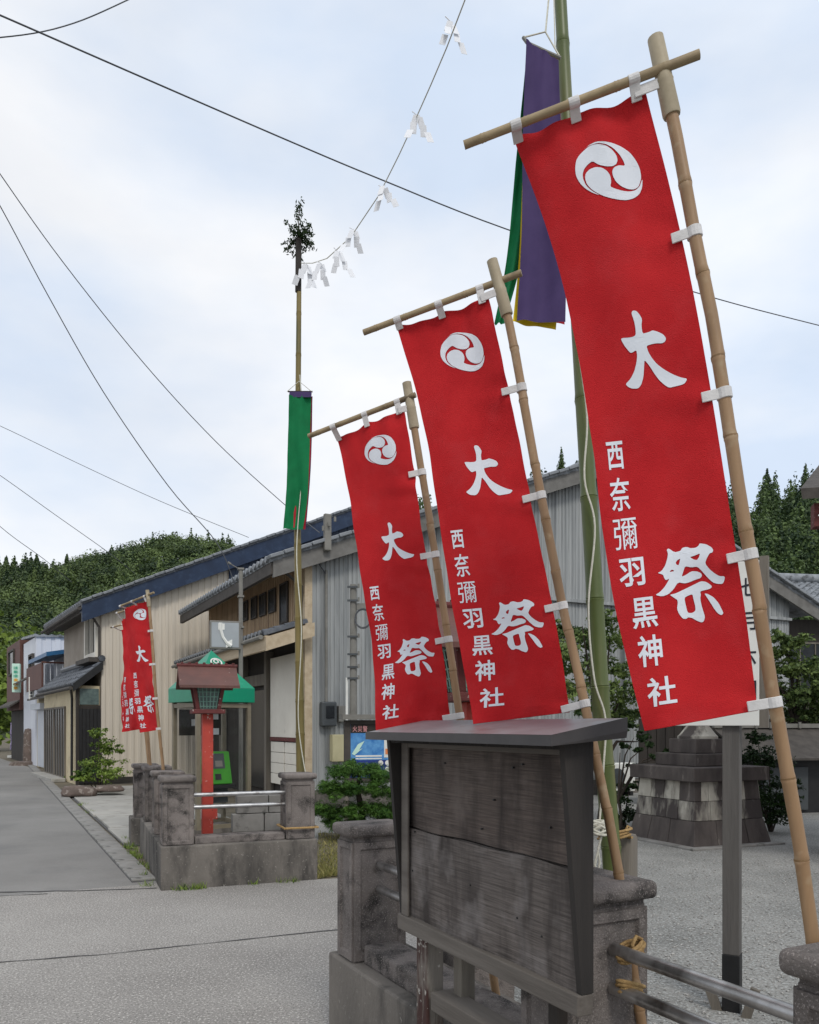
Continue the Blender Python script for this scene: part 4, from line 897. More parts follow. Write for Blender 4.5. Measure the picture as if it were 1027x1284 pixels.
KA = Vector((-0.281, 4.05, 0)); FN = Frame(KA, -S1, N1)       # near fence: a towards us, b into the yard
pn = MB(); pn.fbox(FN, -0.27, 3.4, -0.022, 0.42, -0.05, PZ)
o = pn.build('fence_plinth', m_plinth, bevel=0.012); tag(o, 'dark concrete plinth of the near fence under the notice board', 'plinth')
pillar('near fence pillar at the far end, left of the notice board', FN, -0.21, 0.0, PZ, wa=0.21)
pillar('near fence pillar right behind the notice board edge', FN, 1.435, 0.0, PZ)
pillar('near fence pillar cut by the right edge of the picture', FN, 2.49, 0.0, PZ)
for a0, a1, mat, wh in ((0.0, 1.435, m_steelold, 'behind the notice board'), (1.735, 2.49, m_steelold, 'at lower right beside the banner pole')):
    for z, nm in ((0.900, 'upper'), (0.780, 'lower')):
        o = MB().tube([FN(a0, 0.15, z), FN(a1, 0.15, z)], 0.0215, 14).build('fence_rail', mat, smooth=40); tag(o, f'{nm} tarnished steel rail of the near fence {wh}', 'rail', 'fence rails')
for a0, a1, w in ((0.02, 1.40, 'left'), (1.76, 2.47, 'right')):
    o = MB().fbox(FN, a0, a1, 0.05, 0.24, PZ - 0.004, PZ + 0.095).build('stone_sill', m_granite, bevel=0.014); tag(o, f'granite sill on the near plinth, {w} of the notice board edge', 'stone sill')
def lash(name, label, c, r, n_turn, mat, tail=0.1, seed=0):
    rg = random.Random(seed); pts = []
    for i in range(n_turn * 14 + 1):
        a = i / 14 * 2 * math.pi; k = i / (n_turn * 14)
        pts.append(c + Vector((math.cos(a) * r * (1 + 0.15 * math.sin(a * 0.7 + seed)), math.sin(a) * r * 0.8, (k - 0.5) * 0.045 + 0.016 * math.sin(a + seed))))
    e = pts[-1]; pts += [e + Vector((-0.02, -0.01, 0.012)), e + Vector((-0.035, -0.02, -0.01)), e + Vector((-0.03, -0.02, -tail * 0.6)), e + Vector((-0.01, -0.01, -tail))]
    o = MB().tube(pts, 0.0065, 6).build(name, mat, smooth=60); return tag(o, label, 'rope', 'straw lashings')
lash('rope_lashing', 'straw rope tying the bamboo pole to the upper near rail', FN(1.79, 0.17, 0.905), 0.036, 4, m_straw, 0.04, 1)
lash('rope_lashing', 'straw rope tying the bamboo pole to the lower near rail', FN(1.79, 0.17, 0.785), 0.038, 4, m_straw, 0.05, 4)

# ---------------------------------------------------------------- notice board in front of the near fence
FBd = Frame((-0.020, 3.30), -S1, N1)                          # a towards us along the board, b back to the fence
nb = thing('notice_board', 'weathered wooden notice board with sheet roof, empty plank face', 'notice board', FBd(0.55, 0.05, PZ))
BL, zb0, zb1 = 1.10, 0.815, 1.545
zs = [zb0 + 0.03, 1.195, zb1]
for i in range(2):
    z0, z1 = zs[i] + (0.003 if i else 0), zs[i + 1] - 0.003
    rows = []
    for j in range(9):
        z = z0 + (z1 - z0) * j / 8
        rows.append([FBd(0.004 + (BL - 0.008) * k / 24, 0.006 * math.sin(k * 0.45 + i * 2) * (abs(j - 4) / 4) ** 2 + (0.007 if i else 0), z + (0.0022 * math.sin(k * 0.7 + 1) if (i == 1 and j == 0) or (i == 0 and j == 8) else 0)) for k in range(25)])
    m = MB().grid(rows); k0 = len(m.v); m.v += [p + N1 * 0.02 for r_ in rows for p in r_]; m.f += [tuple(q + k0 for q in f)[::-1] for f in m.f[:]]
    m.build('plank', (m_board_low, m_board)[i], nb, smooth=40)
MB().fbox(FBd, 0.004, BL - 0.004, 0.030, 0.045, zb0 + 0.032, zb1).build('backing', m_shade, nb)
MB().fbox(FBd, -0.022, BL + 0.022, -0.022, 0.034, zb0 - 0.03, zb0 + 0.03).build('bottom_rail', m_frame, nb, bevel=0.004)
def wedge(a0, a1):
    return MB().hexa([FBd(a0, -0.008, zb0 + 0.031), FBd(a1, -0.008, zb0 + 0.031), FBd(a1, 0.034, zb0 + 0.031), FBd(a0, 0.034, zb0 + 0.031)],
                     [FBd(a0, -0.070, zb1 + 0.01), FBd(a1, -0.070, zb1 + 0.01), FBd(a1, 0.034, zb1 + 0.01), FBd(a0, 0.034, zb1 + 0.01)])
wedge(-0.022, 0.002).build('side_panel', m_darkside, nb); wedge(BL, BL + 0.022).build('side_panel', m_darkside, nb)
MB().fbox(FBd, 0.006, 0.062, -0.018, -0.008, zb0 + 0.031, zb1).build('frame_strip', m_frame, nb, bevel=0.003)
MB().fbox(FBd, 0.064, BL - 0.004, -0.018, -0.008, zb1 - 0.03, zb1).build('frame_strip', m_frame, nb, bevel=0.003)
# roof sheet, tipped slightly towards the front, with turned-down edge
def rf(a, b, dz=0.0): return FBd(a, b, 1.568 + 0.055 * (b + 0.14) / 0.3 + dz)
MB().hexa([rf(-0.06, -0.14), rf(BL + 0.06, -0.14), rf(BL + 0.06, 0.10), rf(-0.06, 0.12)], [rf(-0.06, -0.14, .006), rf(BL + 0.06, -0.14, .006), rf(BL + 0.06, 0.12, .006), rf(-0.06, 0.12, .006)]).build('roof_sheet', m_sheet, nb)
e = MB(); e.hexa([rf(-0.062, -0.144, -.022), rf(BL + 0.062, -0.144, -.022), rf(BL + 0.062, -0.141, -.022), rf(-0.062, -0.141, -.022)], [rf(-0.062, -0.144, .008), rf(BL + 0.062, -0.144, .008), rf(BL + 0.062, -0.141, .008), rf(-0.062, -0.141, .008)])
e.build('roof_edge', m_edge, nb)
MB().hexa([rf(BL + 0.061, -0.144, -.022), rf(BL + 0.065, -0.144, -.022), rf(BL + 0.065, 0.12, -.03), rf(BL + 0.061, 0.12, -.05)], [rf(BL + 0.061, -0.144, .008), rf(BL + 0.065, -0.144, .008), rf(BL + 0.065, 0.12, .008), rf(BL + 0.061, 0.12, .008)]).build('roof_edge', m_edge, nb)
MB().fbox(FBd, 0.006, BL - 0.004, -0.064, -0.04, zb1 - 0.012, zb1 + 0.014).build('top_rail', m_darkside, nb)
MB().fbox(FBd, 0.10, 0.19, 0.0, 0.075, PZ - 0.42, zb0 - 0.021).build('leg', m_postpeel, nb, bevel=0.008)
MB().fbox(FBd, 0.27, 0.33, 0.07, 0.13, PZ - 0.1, zb0 + 0.3).build('leg', m_greywood, nb, bevel=0.004)
MB().fbox(FBd, 0.86, 0.91, 0.07, 0.12, PZ - 0.1, zb0 + 0.3).build('leg', m_shade, nb, bevel=0.004)
MB().fbox(FBd, 0.22, 1.12, 0.0, 0.10, PZ + 0.10, PZ + 0.17).build('stretcher', m_frame, nb, bevel=0.004)
rg = random.Random(5)
nails = MB()
for k in range(11):
    a = rg.uniform(0.06, BL - 0.08); z = rg.uniform(zb0 + 0.08, zb1 - 0.03); c = FBd(a, 0.003, z); nails.tube([c + N1 * 0.003, c - N1 * 0.006], 0.0034, 6)
nl = nails.build('nail_heads', m_dark, nb); nl['kind'] = 'stuff'

# ---------------------------------------------------------------- red wayside lantern
def red_lantern(label, c, ang, zb):
    t = thing('wayside_lantern', label, 'lantern', (c.x, c.y, zb), 'red wooden lanterns')
    e1 = Vector((math.cos(ang), math.sin(ang), 0)); e2 = Vector((-math.sin(ang), math.cos(ang), 0)); fr = Frame(c, e1, e2)
    MB().fbox(fr, -0.055, 0.055, -0.055, 0.055, zb, 1.724).build('post', m_redpaint, t, bevel=0.006)
    MB().fbox(fr, 0.056, 0.10, -0.03, 0.03, zb + 0.22, zb + 0.33).build('bracket', m_redpaint, t)
    MB().fbox(fr, -0.165, 0.165, -0.165, 0.165, 1.725, 1.77).build('base_tray', m_maroon, t, bevel=0.006)
    def body(w0, w1, z0, z1): return [fr(-w0, -w0, z0), fr(w0, -w0, z0), fr(w0, w0, z0), fr(-w0, w0, z0)], [fr(-w1, -w1, z1), fr(w1, -w1, z1), fr(w1, w1, z1), fr(-w1, w1, z1)]
    MB().hexa(*body(0.090, 0.130, 1.77, 2.02)).build('light_box', m_frost, t)
    for sx in (-1, 1):
        for sy in (-1, 1):
            b = [fr(sx * 0.105 + x, sy * 0.105 + y, 1.77) for x, y in ((-.018, -.018), (.018, -.018), (.018, .018), (-.018, .018))]
            tp = [fr(sx * 0.148 + x, sy * 0.148 + y, 2.02) for x, y in ((-.018, -.018), (.018, -.018), (.018, .018), (-.018, .018))]
            MB().hexa(b, tp).build('corner_post', m_maroon, t)
    for sgn, ax in ((-1, 'b'), (-1, 'a'), (1, 'b'), (1, 'a')):
        g = MB()
        def q(x, z, o): 
            k = (z - 1.77) / 0.25; w = 0.096 + 0.04 * k + o; x = x * (0.09 + 0.04 * k)
            return fr(x, sgn * w, z) if ax == 'b' else fr(sgn * w, x, z)
        for i in range(6):
            x = -0.85 + 1.7 * i / 5; g.tube([q(x, 1.78, 0), q(x, 2.01, 0)], 0.006, 4)
        for j in range(5):
            z = 1.80 + 0.20 * j / 4; g.tube([q(-0.95, z, 0.002), q(0.95, z, 0.002)], 0.005, 4)
        o = g.build('lattice', m_lattice, t); o['kind'] = 'stuff'
    MB().fbox(fr, -0.17, 0.17, -0.17, 0.17, 2.02, 2.05).build('top_tray', m_maroon, t)
    prof = [(-0.27, 1.985), (-0.20, 2.03), (-0.10, 2.10), (0, 2.20), (0.10, 2.10), (0.20, 2.03), (0.27, 1.985)]
    poly = [(y, z + 0.03) for y, z in prof] + [(y, z) for y, z in prof[::-1]]
    m = MB(); n_ = len(prof)
    for s in range(n_ - 1):
        a, b = prof[s], prof[s + 1]
        m.hexa([fr(-0.30, a[0], a[1]), fr(0.30, a[0], a[1]), fr(0.30, b[0], b[1]), fr(-0.30, b[0], b[1])], [fr(-0.30, a[0], a[1] + .028), fr(0.30, a[0], a[1] + .028), fr(0.30, b[0], b[1] + .028), fr(-0.30, b[0], b[1] + .028)])
    m.build('roof', m_lroof, t)
    for x in (-0.275, 0.25):
        MB().extrude([fr(x, y, z) for y, z in ((-0.22, 2.03), (0.22, 2.03), (0, 2.185))], e1 * 0.025).build('gable', m_redpaint, t)
    MB().tube([fr(-0.31, 0, 2.23), fr(0.31, 0, 2.23)], 0.02, 8).build('ridge', m_maroon, t)
    for i in range(8): MB().fbox(fr, -0.27 + i * 0.075, -0.245 + i * 0.075, -0.018, 0.018, 2.245, 2.262).build('ridge_stud', m_maroon, t)
    return t
red_lantern('red post lantern with brown roof before the phone booth', P(260, 1048, 8.62) * Vector((1, 1, 0)) if False else Vector((P(260, 1048, 8.62).x, 8.62, 0)), R(20), 0.40)
pz_ = P(592, 900, 4.35); red_lantern('red wooden lantern mostly hidden behind the middle banners', Vector((pz_.x, pz_.y, 0)), R(20), 0.90)
o = MB().fbox(Frame((pz_.x, pz_.y), Vector((1, 0.35, 0)), Vector((-0.35, 1, 0))), -0.17, 0.17, -0.17, 0.17, 0, 0.90).build('lantern_footing', m_granite, bevel=0.015); tag(o, 'granite block carrying the red lantern behind the notice board', 'stone block')

# ---------------------------------------------------------------- phone booth
FP = Frame((-3.08, 11.9), Vector((0.77, 0.637, 0)), Vector((-0.637, 0.77, 0)))
pb = thing('phone_booth', 'glass phone booth with green pyramid roof and green telephone', 'phone booth', FP(0.44, 0.44, 0))
W = 0.88; ZT = 1.95
MB().fbox(FP, 0, W, 0, W, 0.0, 0.08).build('base', m_plinth, pb)
for a, b in ((0, 0), (W - 0.06, 0), (0, W - 0.06), (W - 0.06, W - 0.06)): MB().fbox(FP, a, a + 0.06, b, b + 0.06, 0.08, ZT).build('corner_post', m_bronze, pb)
for z in (0.081, 0.55, 1.87):
    h = 0.06 if z != 0.55 else 0.03
    for (a0, a1, b0, b1) in ((0.061, W - 0.061, 0.005, 0.045), (0.061, W - 0.061, W - 0.045, W - 0.005), (0.005, 0.045, 0.061, W - 0.061), (W - 0.045, W - 0.005, 0.061, W - 0.061)):
        MB().fbox(FP, a0, a1, b0, b1, z, z + h).build('rail', m_bronze, pb)
for (a0, a1, b0, b1) in ((0.06, W - 0.06, 0.022, 0.028), (0.06, W - 0.06, W - 0.028, W - 0.022), (0.022, 0.028, 0.06, W - 0.06), (W - 0.028, W - 0.022, 0.06, W - 0.06)):
    MB().fbox(FP, a0, a1, b0, b1, 0.142, 1.868).build('pane', m_glass, pb)
o_ = 0.04
MB().fbox(FP, -o_, W + o_, -o_, W + o_, ZT, ZT + 0.21).build('roof_band', m_booth_green, pb, bevel=0.006)
ap = FP(W / 2, W / 2, ZT + 0.80); q = [FP(-o_, -o_, ZT + .212), FP(W + o_, -o_, ZT + .212), FP(W + o_, W + o_, ZT + .212), FP(-o_, W + o_, ZT + .212)]
rfp = MB().add(q + [ap], [(3, 2, 1, 0), (0, 1, 4), (1, 2, 4), (2, 3, 4), (3, 0, 4)]).build('roof', m_booth_green, pb)
# white ring emblem on the front slope
e1 = FP.e1; sl = (ap - (q[0] + q[1]) / 2).normalized(); nn = e1.cross(sl).normalized(); nn = nn if nn.y < 0 else -nn
ec = ((q[0] + q[1]) / 2).lerp(ap, 0.66) + nn * 0.008
def loop(pts, r): return MB().tube([ec + e1 * x + sl * y for x, y in pts], r, 6)
ring = [(0.085 * math.cos(a), 0.075 * math.sin(a)) for a in [i / 22 * 2 * math.pi - 1.2 for i in range(21)]]
m_ = loop(ring, 0.012); m_.v += []; 
m2 = loop([(0.035 * math.cos(a), 0.038 + 0.035 * math.sin(a) - 0.02) for a in [i / 16 * 2 * math.pi for i in range(17)]], 0.010)
m_.add(m2.v, m2.f); m_.build('emblem', m_white, rfp)
# telephone, shelf, notices
ph = MB().hexa([FP(0.40, 0.44, 0.70), FP(0.80, 0.44, 0.70), FP(0.80, 0.76, 0.70), FP(0.40, 0.76, 0.70)], [FP(0.40, 0.56, 1.20), FP(0.80, 0.56, 1.20), FP(0.80, 0.76, 1.20), FP(0.40, 0.76, 1.20)]).build('telephone', m_phone, pb, bevel=0.015)
def pf_(a, z, off): k = (z - 0.70) / 0.50; return FP(a, 0.44 + 0.12 * k - off, z)
def ppan(a0, a1, z0, z1, off, mat, nm): MB().hexa([pf_(a0, z0, off), pf_(a1, z0, off), pf_(a1, z0, -.01), pf_(a0, z0, -.01)], [pf_(a0, z1, off), pf_(a1, z1, off), pf_(a1, z1, -.01), pf_(a0, z1, -.01)]).build(nm, mat, ph)
ppan(0.50, 0.70, 0.94, 1.17, 0.006, m_meter, 'keypad_panel'); ppan(0.52, 0.62, 0.77, 0.86, 0.006, m_dark, 'coin_return'); ppan(0.54, 0.66, 0.97, 1.06, 0.010, m_pole, 'keypad')
MB().tube([FP(0.38, 0.50, 1.16), FP(0.37, 0.47, 1.04), FP(0.38, 0.48, 0.88)], [0.035, 0.022, 0.035], 10).build('handset', m_phone, ph, smooth=40)
MB().fbox(FP, 0.40, 0.84, 0.42, 0.84, 0.64, 0.695).build('shelf', m_dark, pb)
MB().fbox(FP, 0.50, 0.80, 0.60, 0.84, 0.40, 0.635).build('book_rack', m_meter, pb)
MB().fbox(FP, 0.10, 0.80, 0.835, 0.845, 1.45, 1.85).build('notice_panel', m_shade, pb)
for (a0, a1, z0, z1) in ((0.48, 0.60, 1.72, 1.80), (0.63, 0.75, 1.70, 1.80), (0.62, 0.76, 1.46, 1.56), (0.30, 0.44, 1.6, 1.7)): MB().fbox(FP, a0, a1, 0.825, 0.833, z0, z1).build('notice', m_paper, pb)

bw = thing('block_wall', 'short grey concrete block wall between the booth and the right far pillar', 'wall', FF(1.1, 1.0, 0))
for i in range(4):
    for j in range(2): MB().fbox(FF, 0.86 + 0.36 * j + 0.05 * (i % 2), 1.21 + 0.36 * j + 0.05 * (i % 2), 0.95, 1.07, i * 0.205, i * 0.205 + 0.198).build('concrete_block', m_gutter, bw, bevel=0.006)
# telephone sign on its pole
sp = P(302, 880, 13.4); sr = Frame((sp.x, sp.y), Vector((0.96, 0.28, 0)), Vector((-0.28, 0.96, 0)))
sg = thing('telephone_sign', 'faded grey telephone receiver sign on a pipe above the booth', 'sign', (sp.x, sp.y, 0))
MB().tube([sr(0, 0, 0), sr(0, 0, P(302, 713, 13.4).z)], 0.035, 10).build('pole', m_pole, sg, smooth=40)
zt_, zb_ = P(285, 780, 13.4).z, P(285, 815, 13.4).z
box = MB().fbox(sr, -0.50, -0.01, -0.10, 0.02, zb_, zt_).build('sign_box', m_pole, sg, bevel=0.01)
MB().fbox(sr, -0.47, -0.04, -0.106, -0.099, zb_ + 0.03, zt_ - 0.03).build('sign_face', m_signgrey, box)
cz = (zb_ + zt_) / 2; hs = [(-0.05, 0.19), (-0.045, 0.08), (-0.01, -0.04), (0.05, -0.13), (0.12, -0.18)]
h_ = MB(); h_.tube([sr(-0.28 + x, -0.108, cz + z) for x, z in hs], [0.032, 0.026, 0.024, 0.026, 0.032], 6)
h_.box(sr(-0.315, -0.110, cz + 0.13), (0.10, 0.008, 0.10), ex=sr.e1); h_.box(sr(-0.195, -0.110, cz - 0.14), (0.11, 0.008, 0.09), ex=(sr.e1 + UP * 0.5).normalized(), ey=sr.e2)
h_.build('receiver_symbol', m_white, box)
for z in (zb_ + 0.1, zt_ - 0.1, zt_ + 0.4, zt_ + 0.85): MB().fbox(sr, -0.05, 0.05, -0.05, 0.05, z, z + 0.03).build('clamp', m_pole, sg)
MB().tube([sr(0, 0, zt_ + 0.85), sr(-0.2, -0.03, zt_ + 0.95)], 0.009, 6).build('insulator_arm', m_pole, sg); MB().tube([sr(-0.16, -0.03, zt_ + 0.93), sr(-0.21, -0.03, zt_ + 0.96)], 0.018, 8).build('insulator', m_pole, sg)

# ---------------------------------------------------------------- tall bamboo poles with streamers
lp = thing('bamboo_pole', 'tall dry bamboo pole topped with leaves beside the phone booth', 'pole', (P(378, 975, 8.9).x, 8.9, 0))
mb, js = bamboo_mb([P(379, 1092, 8.9), P(377, 970, 8.9), P(373, 660, 8.9), P(374, 480, 8.9), P(375, 360, 8.9)], 0.054, 0.026, 0.42, n=14, seed=9); mb.build('stalk', m_bambooY, lp, smooth=40)
MB().tube([P(374, 366, 8.9), P(374.5, 300, 8.9)], [0.034, 0.032], 12).build('top_sleeve', m_shade, lp, smooth=40)
rg = np.random.default_rng(11); ps = []; top = P(375, 296, 8.9); br = MB()
for k in range(26):
    az = rg.random() * 6.28; el = rg.uniform(-0.7, 0.9); ln = rg.uniform(0.13, 0.25); d = Vector((math.cos(az) * math.cos(el), math.sin(az) * math.cos(el), math.sin(el)))
    br.tube([top, top + d * ln * 0.6, top + d * ln - UP * 0.03], 0.003, 4)
    for i in range(26):
        f = rg.random() ** 0.6; ps.append(top + d * ln * f + Vector(rg.normal(size=3)) * 0.016 - UP * 0.03 * f)
for i in range(130): f = rg.random(); ps.append(P(376 + 5 * math.sin(f * 7) * f, 296 - 44 * f, 8.9) + Vector(rg.normal(size=3)) * 0.034 * (1 - 0.5 * f))
br.tube([top, P(374, 275, 8.9), P(377, 255, 8.9)], 0.005, 4)
br.build('twigs', m_bark, lp); ps = np.array([tuple(p) for p in ps])
leaf_obj('leaves', m_leafdark, lp, ps, rg.normal(size=ps.shape), 0.024, rg.random(len(ps)) * 0.7, 0.35)
def streamer(root, name, Lp, Rp, mat, rip, seed, rows=40):
    cl = Cloth(Lp, Rp, rip, seed, sag=0, fold=rip * 1.1); nu = 16
    return MB().grid([[cl.at(i / nu, j / rows) for i in range(nu + 1)] for j in range(rows + 1)]).build(name, mat, root, smooth=180)
st = thing('streamer', 'green cloth streamer with purple top band on the booth side pole', 'streamer', P(374, 665, 8.8))
streamer(st, 'green_strip', [(363, 497, 8.80), (361, 560, 8.80), (359, 620, 8.80), (355, 663, 8.80)], [(390, 497, 8.80), (388, 560, 8.80), (386, 620, 8.80), (380, 664, 8.80)], m_clothG, 0.010, 1)
streamer(st, 'crimson_strip', [(372, 497, 8.83), (370, 580, 8.83), (368, 662, 8.83)], [(391, 497, 8.83), (389, 580, 8.83), (383, 664, 8.83)], m_clothR, 0.006, 2)
streamer(st, 'purple_strip', [(366, 497, 8.85), (366, 580, 8.85), (364, 660, 8.85)], [(392, 497, 8.85), (390, 580, 8.85), (384, 663, 8.85)], m_clothP, 0.006, 3)
MB().hexa([P(362.5, 498, 8.79), P(390.5, 498, 8.79), P(390.5, 498, 8.86), P(362.5, 498, 8.86)], [P(363, 491, 8.79), P(391, 491, 8.79), P(391, 491, 8.86), P(363, 491, 8.86)]).build('top_band', m_clothP, st)
MB().tube([P(360, 491, 8.82), P(375, 478, 8.84), P(392, 492, 8.82)], 0.004, 5).build('hanging_cord', m_rope, st)
MB().tube([P(361, 491, 8.825), P(392, 491, 8.825)], 0.008, 6).build('top_rod', m_bark, st)
cd = MB().tube(smooth_path([P(376, 470, 8.84), P(381, 560, 8.83), P(372, 690, 8.80), P(378, 790, 8.80), P(374, 900, 8.80), P(384, 975, 8.80)]), 0.006, 6).build('halyard_cord', m_rope, smooth=60); tag(cd, 'thin white cord running down the dry bamboo pole', 'rope')

bp = thing('bamboo_pole', 'tall fresh green bamboo pole rising behind the middle banner', 'pole', (P(770, 1150, 4.0).x, 4.0, 0))
mb, js = bamboo_mb([P(775, 1320, 4.0), P(769, 1100, 4.0), P(757, 940, 4.0), P(743, 700, 4.0), P(726, 420, 4.0), P(706, 60, 4.0), P(696, -130, 4.0)], 0.050, 0.028, 0.44, n=18, seed=4); mb.build('stalk', m_bambooG, bp, smooth=40)
stp = MB().tube([P(787, 1130, 4.12) - UP * 0.6, P(787, 1050, 4.12), P(787, 1046, 4.12)], [0.05, 0.05, 0.04], 10).build('stake', m_greywood, smooth=40); tag(stp, 'short wooden stake the green bamboo pole is lashed to', 'stake')
s5 = thing('streamer', 'purple, green and yellow cloth streamer hanging on the green bamboo pole', 'streamer', P(690, 410, 3.8))
streamer(s5, 'purple_strip', [(661, 54, 3.80), (656, 160, 3.80), (654, 300, 3.80), (648, 402, 3.80)], [(700, 72, 3.76), (704, 180, 3.76), (710, 300, 3.76), (709, 404, 3.76)], m_clothP, 0.006, 1)
streamer(s5, 'yellow_strip', [(662, 56, 3.84), (656, 200, 3.84), (651, 320, 3.84), (643, 404, 3.84)], [(698, 74, 3.82), (700, 200, 3.82), (703, 320, 3.82), (697, 414, 3.82)], m_clothY, 0.005, 2)
streamer(s5, 'crimson_strip', [(664, 56, 3.87), (664, 200, 3.87), (662, 400, 3.87)], [(699, 74, 3.85), (705, 200, 3.85), (708, 407, 3.85)], m_clothR, 0.004, 4)
streamer(s5, 'green_strip', [(662, 54, 3.90), (648, 190, 3.90), (636, 320, 3.90), (620, 405, 3.90)], [(680, 62, 3.90), (672, 190, 3.90), (655, 320, 3.90), (632, 408, 3.90)], m_clothG, 0.008, 3)
MB().tube([P(656, 47, 3.83), P(661, 54, 3.82), P(701, 72, 3.80), P(703, 73, 3.8)], 0.008, 6).build('top_rod', m_pole, s5)
MB().tube([P(656, 47, 3.83), P(684, 40, 3.84), P(703, 73, 3.8)], 0.004, 5).build('hanging_cord', m_rope, s5)
MB().tube([P(684, 40, 3.84), P(688, -2, 3.88), P(691, -60, 3.9)], 0.0045, 5).build('halyard', m_rope, s5)
MB().tube([P(684, 40, 3.84), P(696, 60, 3.84), P(694, -20, 3.88), P(693, -60, 3.9)], 0.003, 5).build('halyard', m_rope, s5)
cd = MB().tube(smooth_path([P(722, 420, 3.93), P(736, 520, 3.93), P(733, 600, 3.93), P(746, 660, 3.93), P(738, 760, 3.93), P(745, 850, 3.93), P(759, 900, 3.93), P(757, 960, 3.93), P(752, 1030, 3.93)]), 0.0048, 6).build('halyard_cord', m_rope, smooth=60); tag(cd, 'white cord slack along the green bamboo pole', 'rope')
lash('rope_lashing', 'straw rope binding the green bamboo pole to its stake', P(771, 1048, 4.05), 0.075, 3, m_straw, 0.03, 2)
pts = []
c = P(752, 1038, 3.90)
for i in range(70):
    a = i * 0.62; pts.append(c + Vector((0.045 * math.cos(a) * (1 + 0.3 * math.sin(i)), 0.03 * math.sin(a), 0.032 * math.sin(a * 0.73 + 1))))
e = pts[-1]; pts += [P(749, 1070, 3.9), P(745, 1085, 3.9), P(749, 1095, 3.9), P(752, 1082, 3.9), P(750, 1065, 3.9), P(747, 1080, 3.9), P(743, 1100, 3.9), P(742, 1140, 3.9)]
o = MB().tube(pts, 0.006, 6).build('rope_coil', m_rope, smooth=60); tag(o, 'knotted bundle of white cord at the foot of the green bamboo', 'rope')

# ---------------------------------------------------------------- rope with paper streamers
rp_pts = [(375, 330, 8.9), (392, 330, 8.8), (410, 324, 8.6), (440, 297, 8.2), (475, 245, 7.7), (500, 195, 7.3), (520, 152, 7.0), (540, 107, 6.6), (560, 60, 6.2), (583, 0, 5.8), (640, -160, 5.0)]
rpw = [P(*q) for q in rp_pts]; o = MB().tube(rpw, 0.0048, 6).build('festoon_rope', m_rope, smooth=60); tag(o, 'thin rope slung from the dry bamboo pole up to the right', 'rope')
def shide(label, px, py, d, h, lean, seed):
    t = P(px, py, d); s = h / F * d; rg = random.Random(seed); root = thing('paper_streamer', label, 'paper streamer', t, 'white zigzag papers on the festoon rope')
    ang = rg.uniform(-0.6, 0.6); ex = Vector((math.cos(ang), math.sin(ang), 0)); x = 0.0; w = s * 0.26
    MB().tube([t + UP * 0.03 - ex * 0.05, t, t - UP * 0.02], 0.004, 5).build('twist', m_paper, root)
    for side in (-1, 1):
        for k in range(3):
            z0 = -k * s * 0.30; xo = side * w * (0.25 + 0.72 * k) * (0.75 + 0.35 * lean * side) + lean * k * 0.10 * s
            yo = Vector((0, 1, 0)) * (side * 0.012 + rg.uniform(-.01, .01))
            q0 = t + ex * (xo - w / 2) + UP * z0 + yo; q1 = t + ex * (xo + w / 2) + UP * (z0 + 0.1 * s * lean) + yo
            dn = Vector((side * w * (0.55 if k % 2 == 0 else 0.1) + lean * 0.06 * s, rg.uniform(-.03, .03), -0.40 * s))
            MB().hexa([q0 + dn, q1 + dn, q1 + dn + Vector((0, .0015, 0)), q0 + dn + Vector((0, .0015, 0))], [q0, q1, q1 + Vector((0, .0015, 0)), q0 + Vector((0, .0015, 0))]).build('paper_fold', m_paper, root)
for i, (px, py, d, h, ln, wh) in enumerate([(385, 332, 8.85, 27, -0.3, 'nearest the dry bamboo pole'), (402, 330, 8.7, 28, -0.4, 'second from the dry bamboo pole'), (424, 316, 8.4, 28, 0.6, 'third from the dry bamboo pole'),
        (444, 288, 8.15, 28, -0.4, 'fourth from the dry bamboo pole'), (481, 235, 7.6, 28, 0.3, 'fifth, by the crossing of rope and cable'), (524, 145, 6.95, 32, 0.1, 'second from the top of the picture'), (566, 28, 6.1, 32, 0.2, 'topmost, at the upper edge')]):
    shide('white zigzag paper on the rope, ' + wh, px, py, d, h, ln, i)

# ---------------------------------------------------------------- overhead cables
def cable(label, pts, r):
    w = [P(*q) for q in pts]; fine = []
    for i in range(len(w) - 1):
        p0, p1, p2, p3 = w[max(i - 1, 0)], w[i], w[i + 1], w[min(i + 2, len(w) - 1)]
        for k in range(6):
            t = k / 6; fine.append(0.5 * ((2 * p1) + (p2 - p0) * t + (2 * p0 - 5 * p1 + 4 * p2 - p3) * t * t + (3 * p1 - p0 - 3 * p2 + p3) * t ** 3))
    fine.append(w[-1]); o = MB().tube(fine, r, 6).build('overhead_cable', m_wire, smooth=60); tag(o, label, 'cable', 'overhead cables')
cable('thick cable crossing the sky from upper left behind the banners', [(-160, -50, 9), (0, 19, 10), (190, 102, 11.5), (370, 180, 13), (480, 226, 14), (637, 288, 15.5), (870, 366, 18), (1027, 408, 20), (1200, 450, 22)], 0.011)
cable('short cable across the top left corner', [(-100, 50, 12), (0, 47, 12), (80, 33, 12.5), (160, 0, 13), (300, -70, 14)], 0.009)
cable('long sagging cable ending at the pale wood house', [(-80, 100, 12), (0, 218, 13), (80, 330, 14), (180, 455, 15), (270, 553, 16), (355, 631, 16.5), (401, 668, 15.4)], 0.009)
cable('lower sagging cable ending above the telephone sign', [(-80, 120, 11), (0, 258, 12), (60, 370, 12.5), (130, 492, 13), (210, 608, 13.3), (272, 681, 13.4), (295, 735, 13.4)], 0.0085)
cable('faint cable from the left edge to the navy roof edge', [(-80, 500, 22), (0, 534, 22), (100, 582, 22.5), (200, 628, 23), (312, 674, 23.5)], 0.008)
cable('faint cable above the hill at the left edge', [(-60, 556, 24), (0, 596, 24), (70, 646, 24.5), (135, 692, 25), (170, 720, 26)], 0.009)
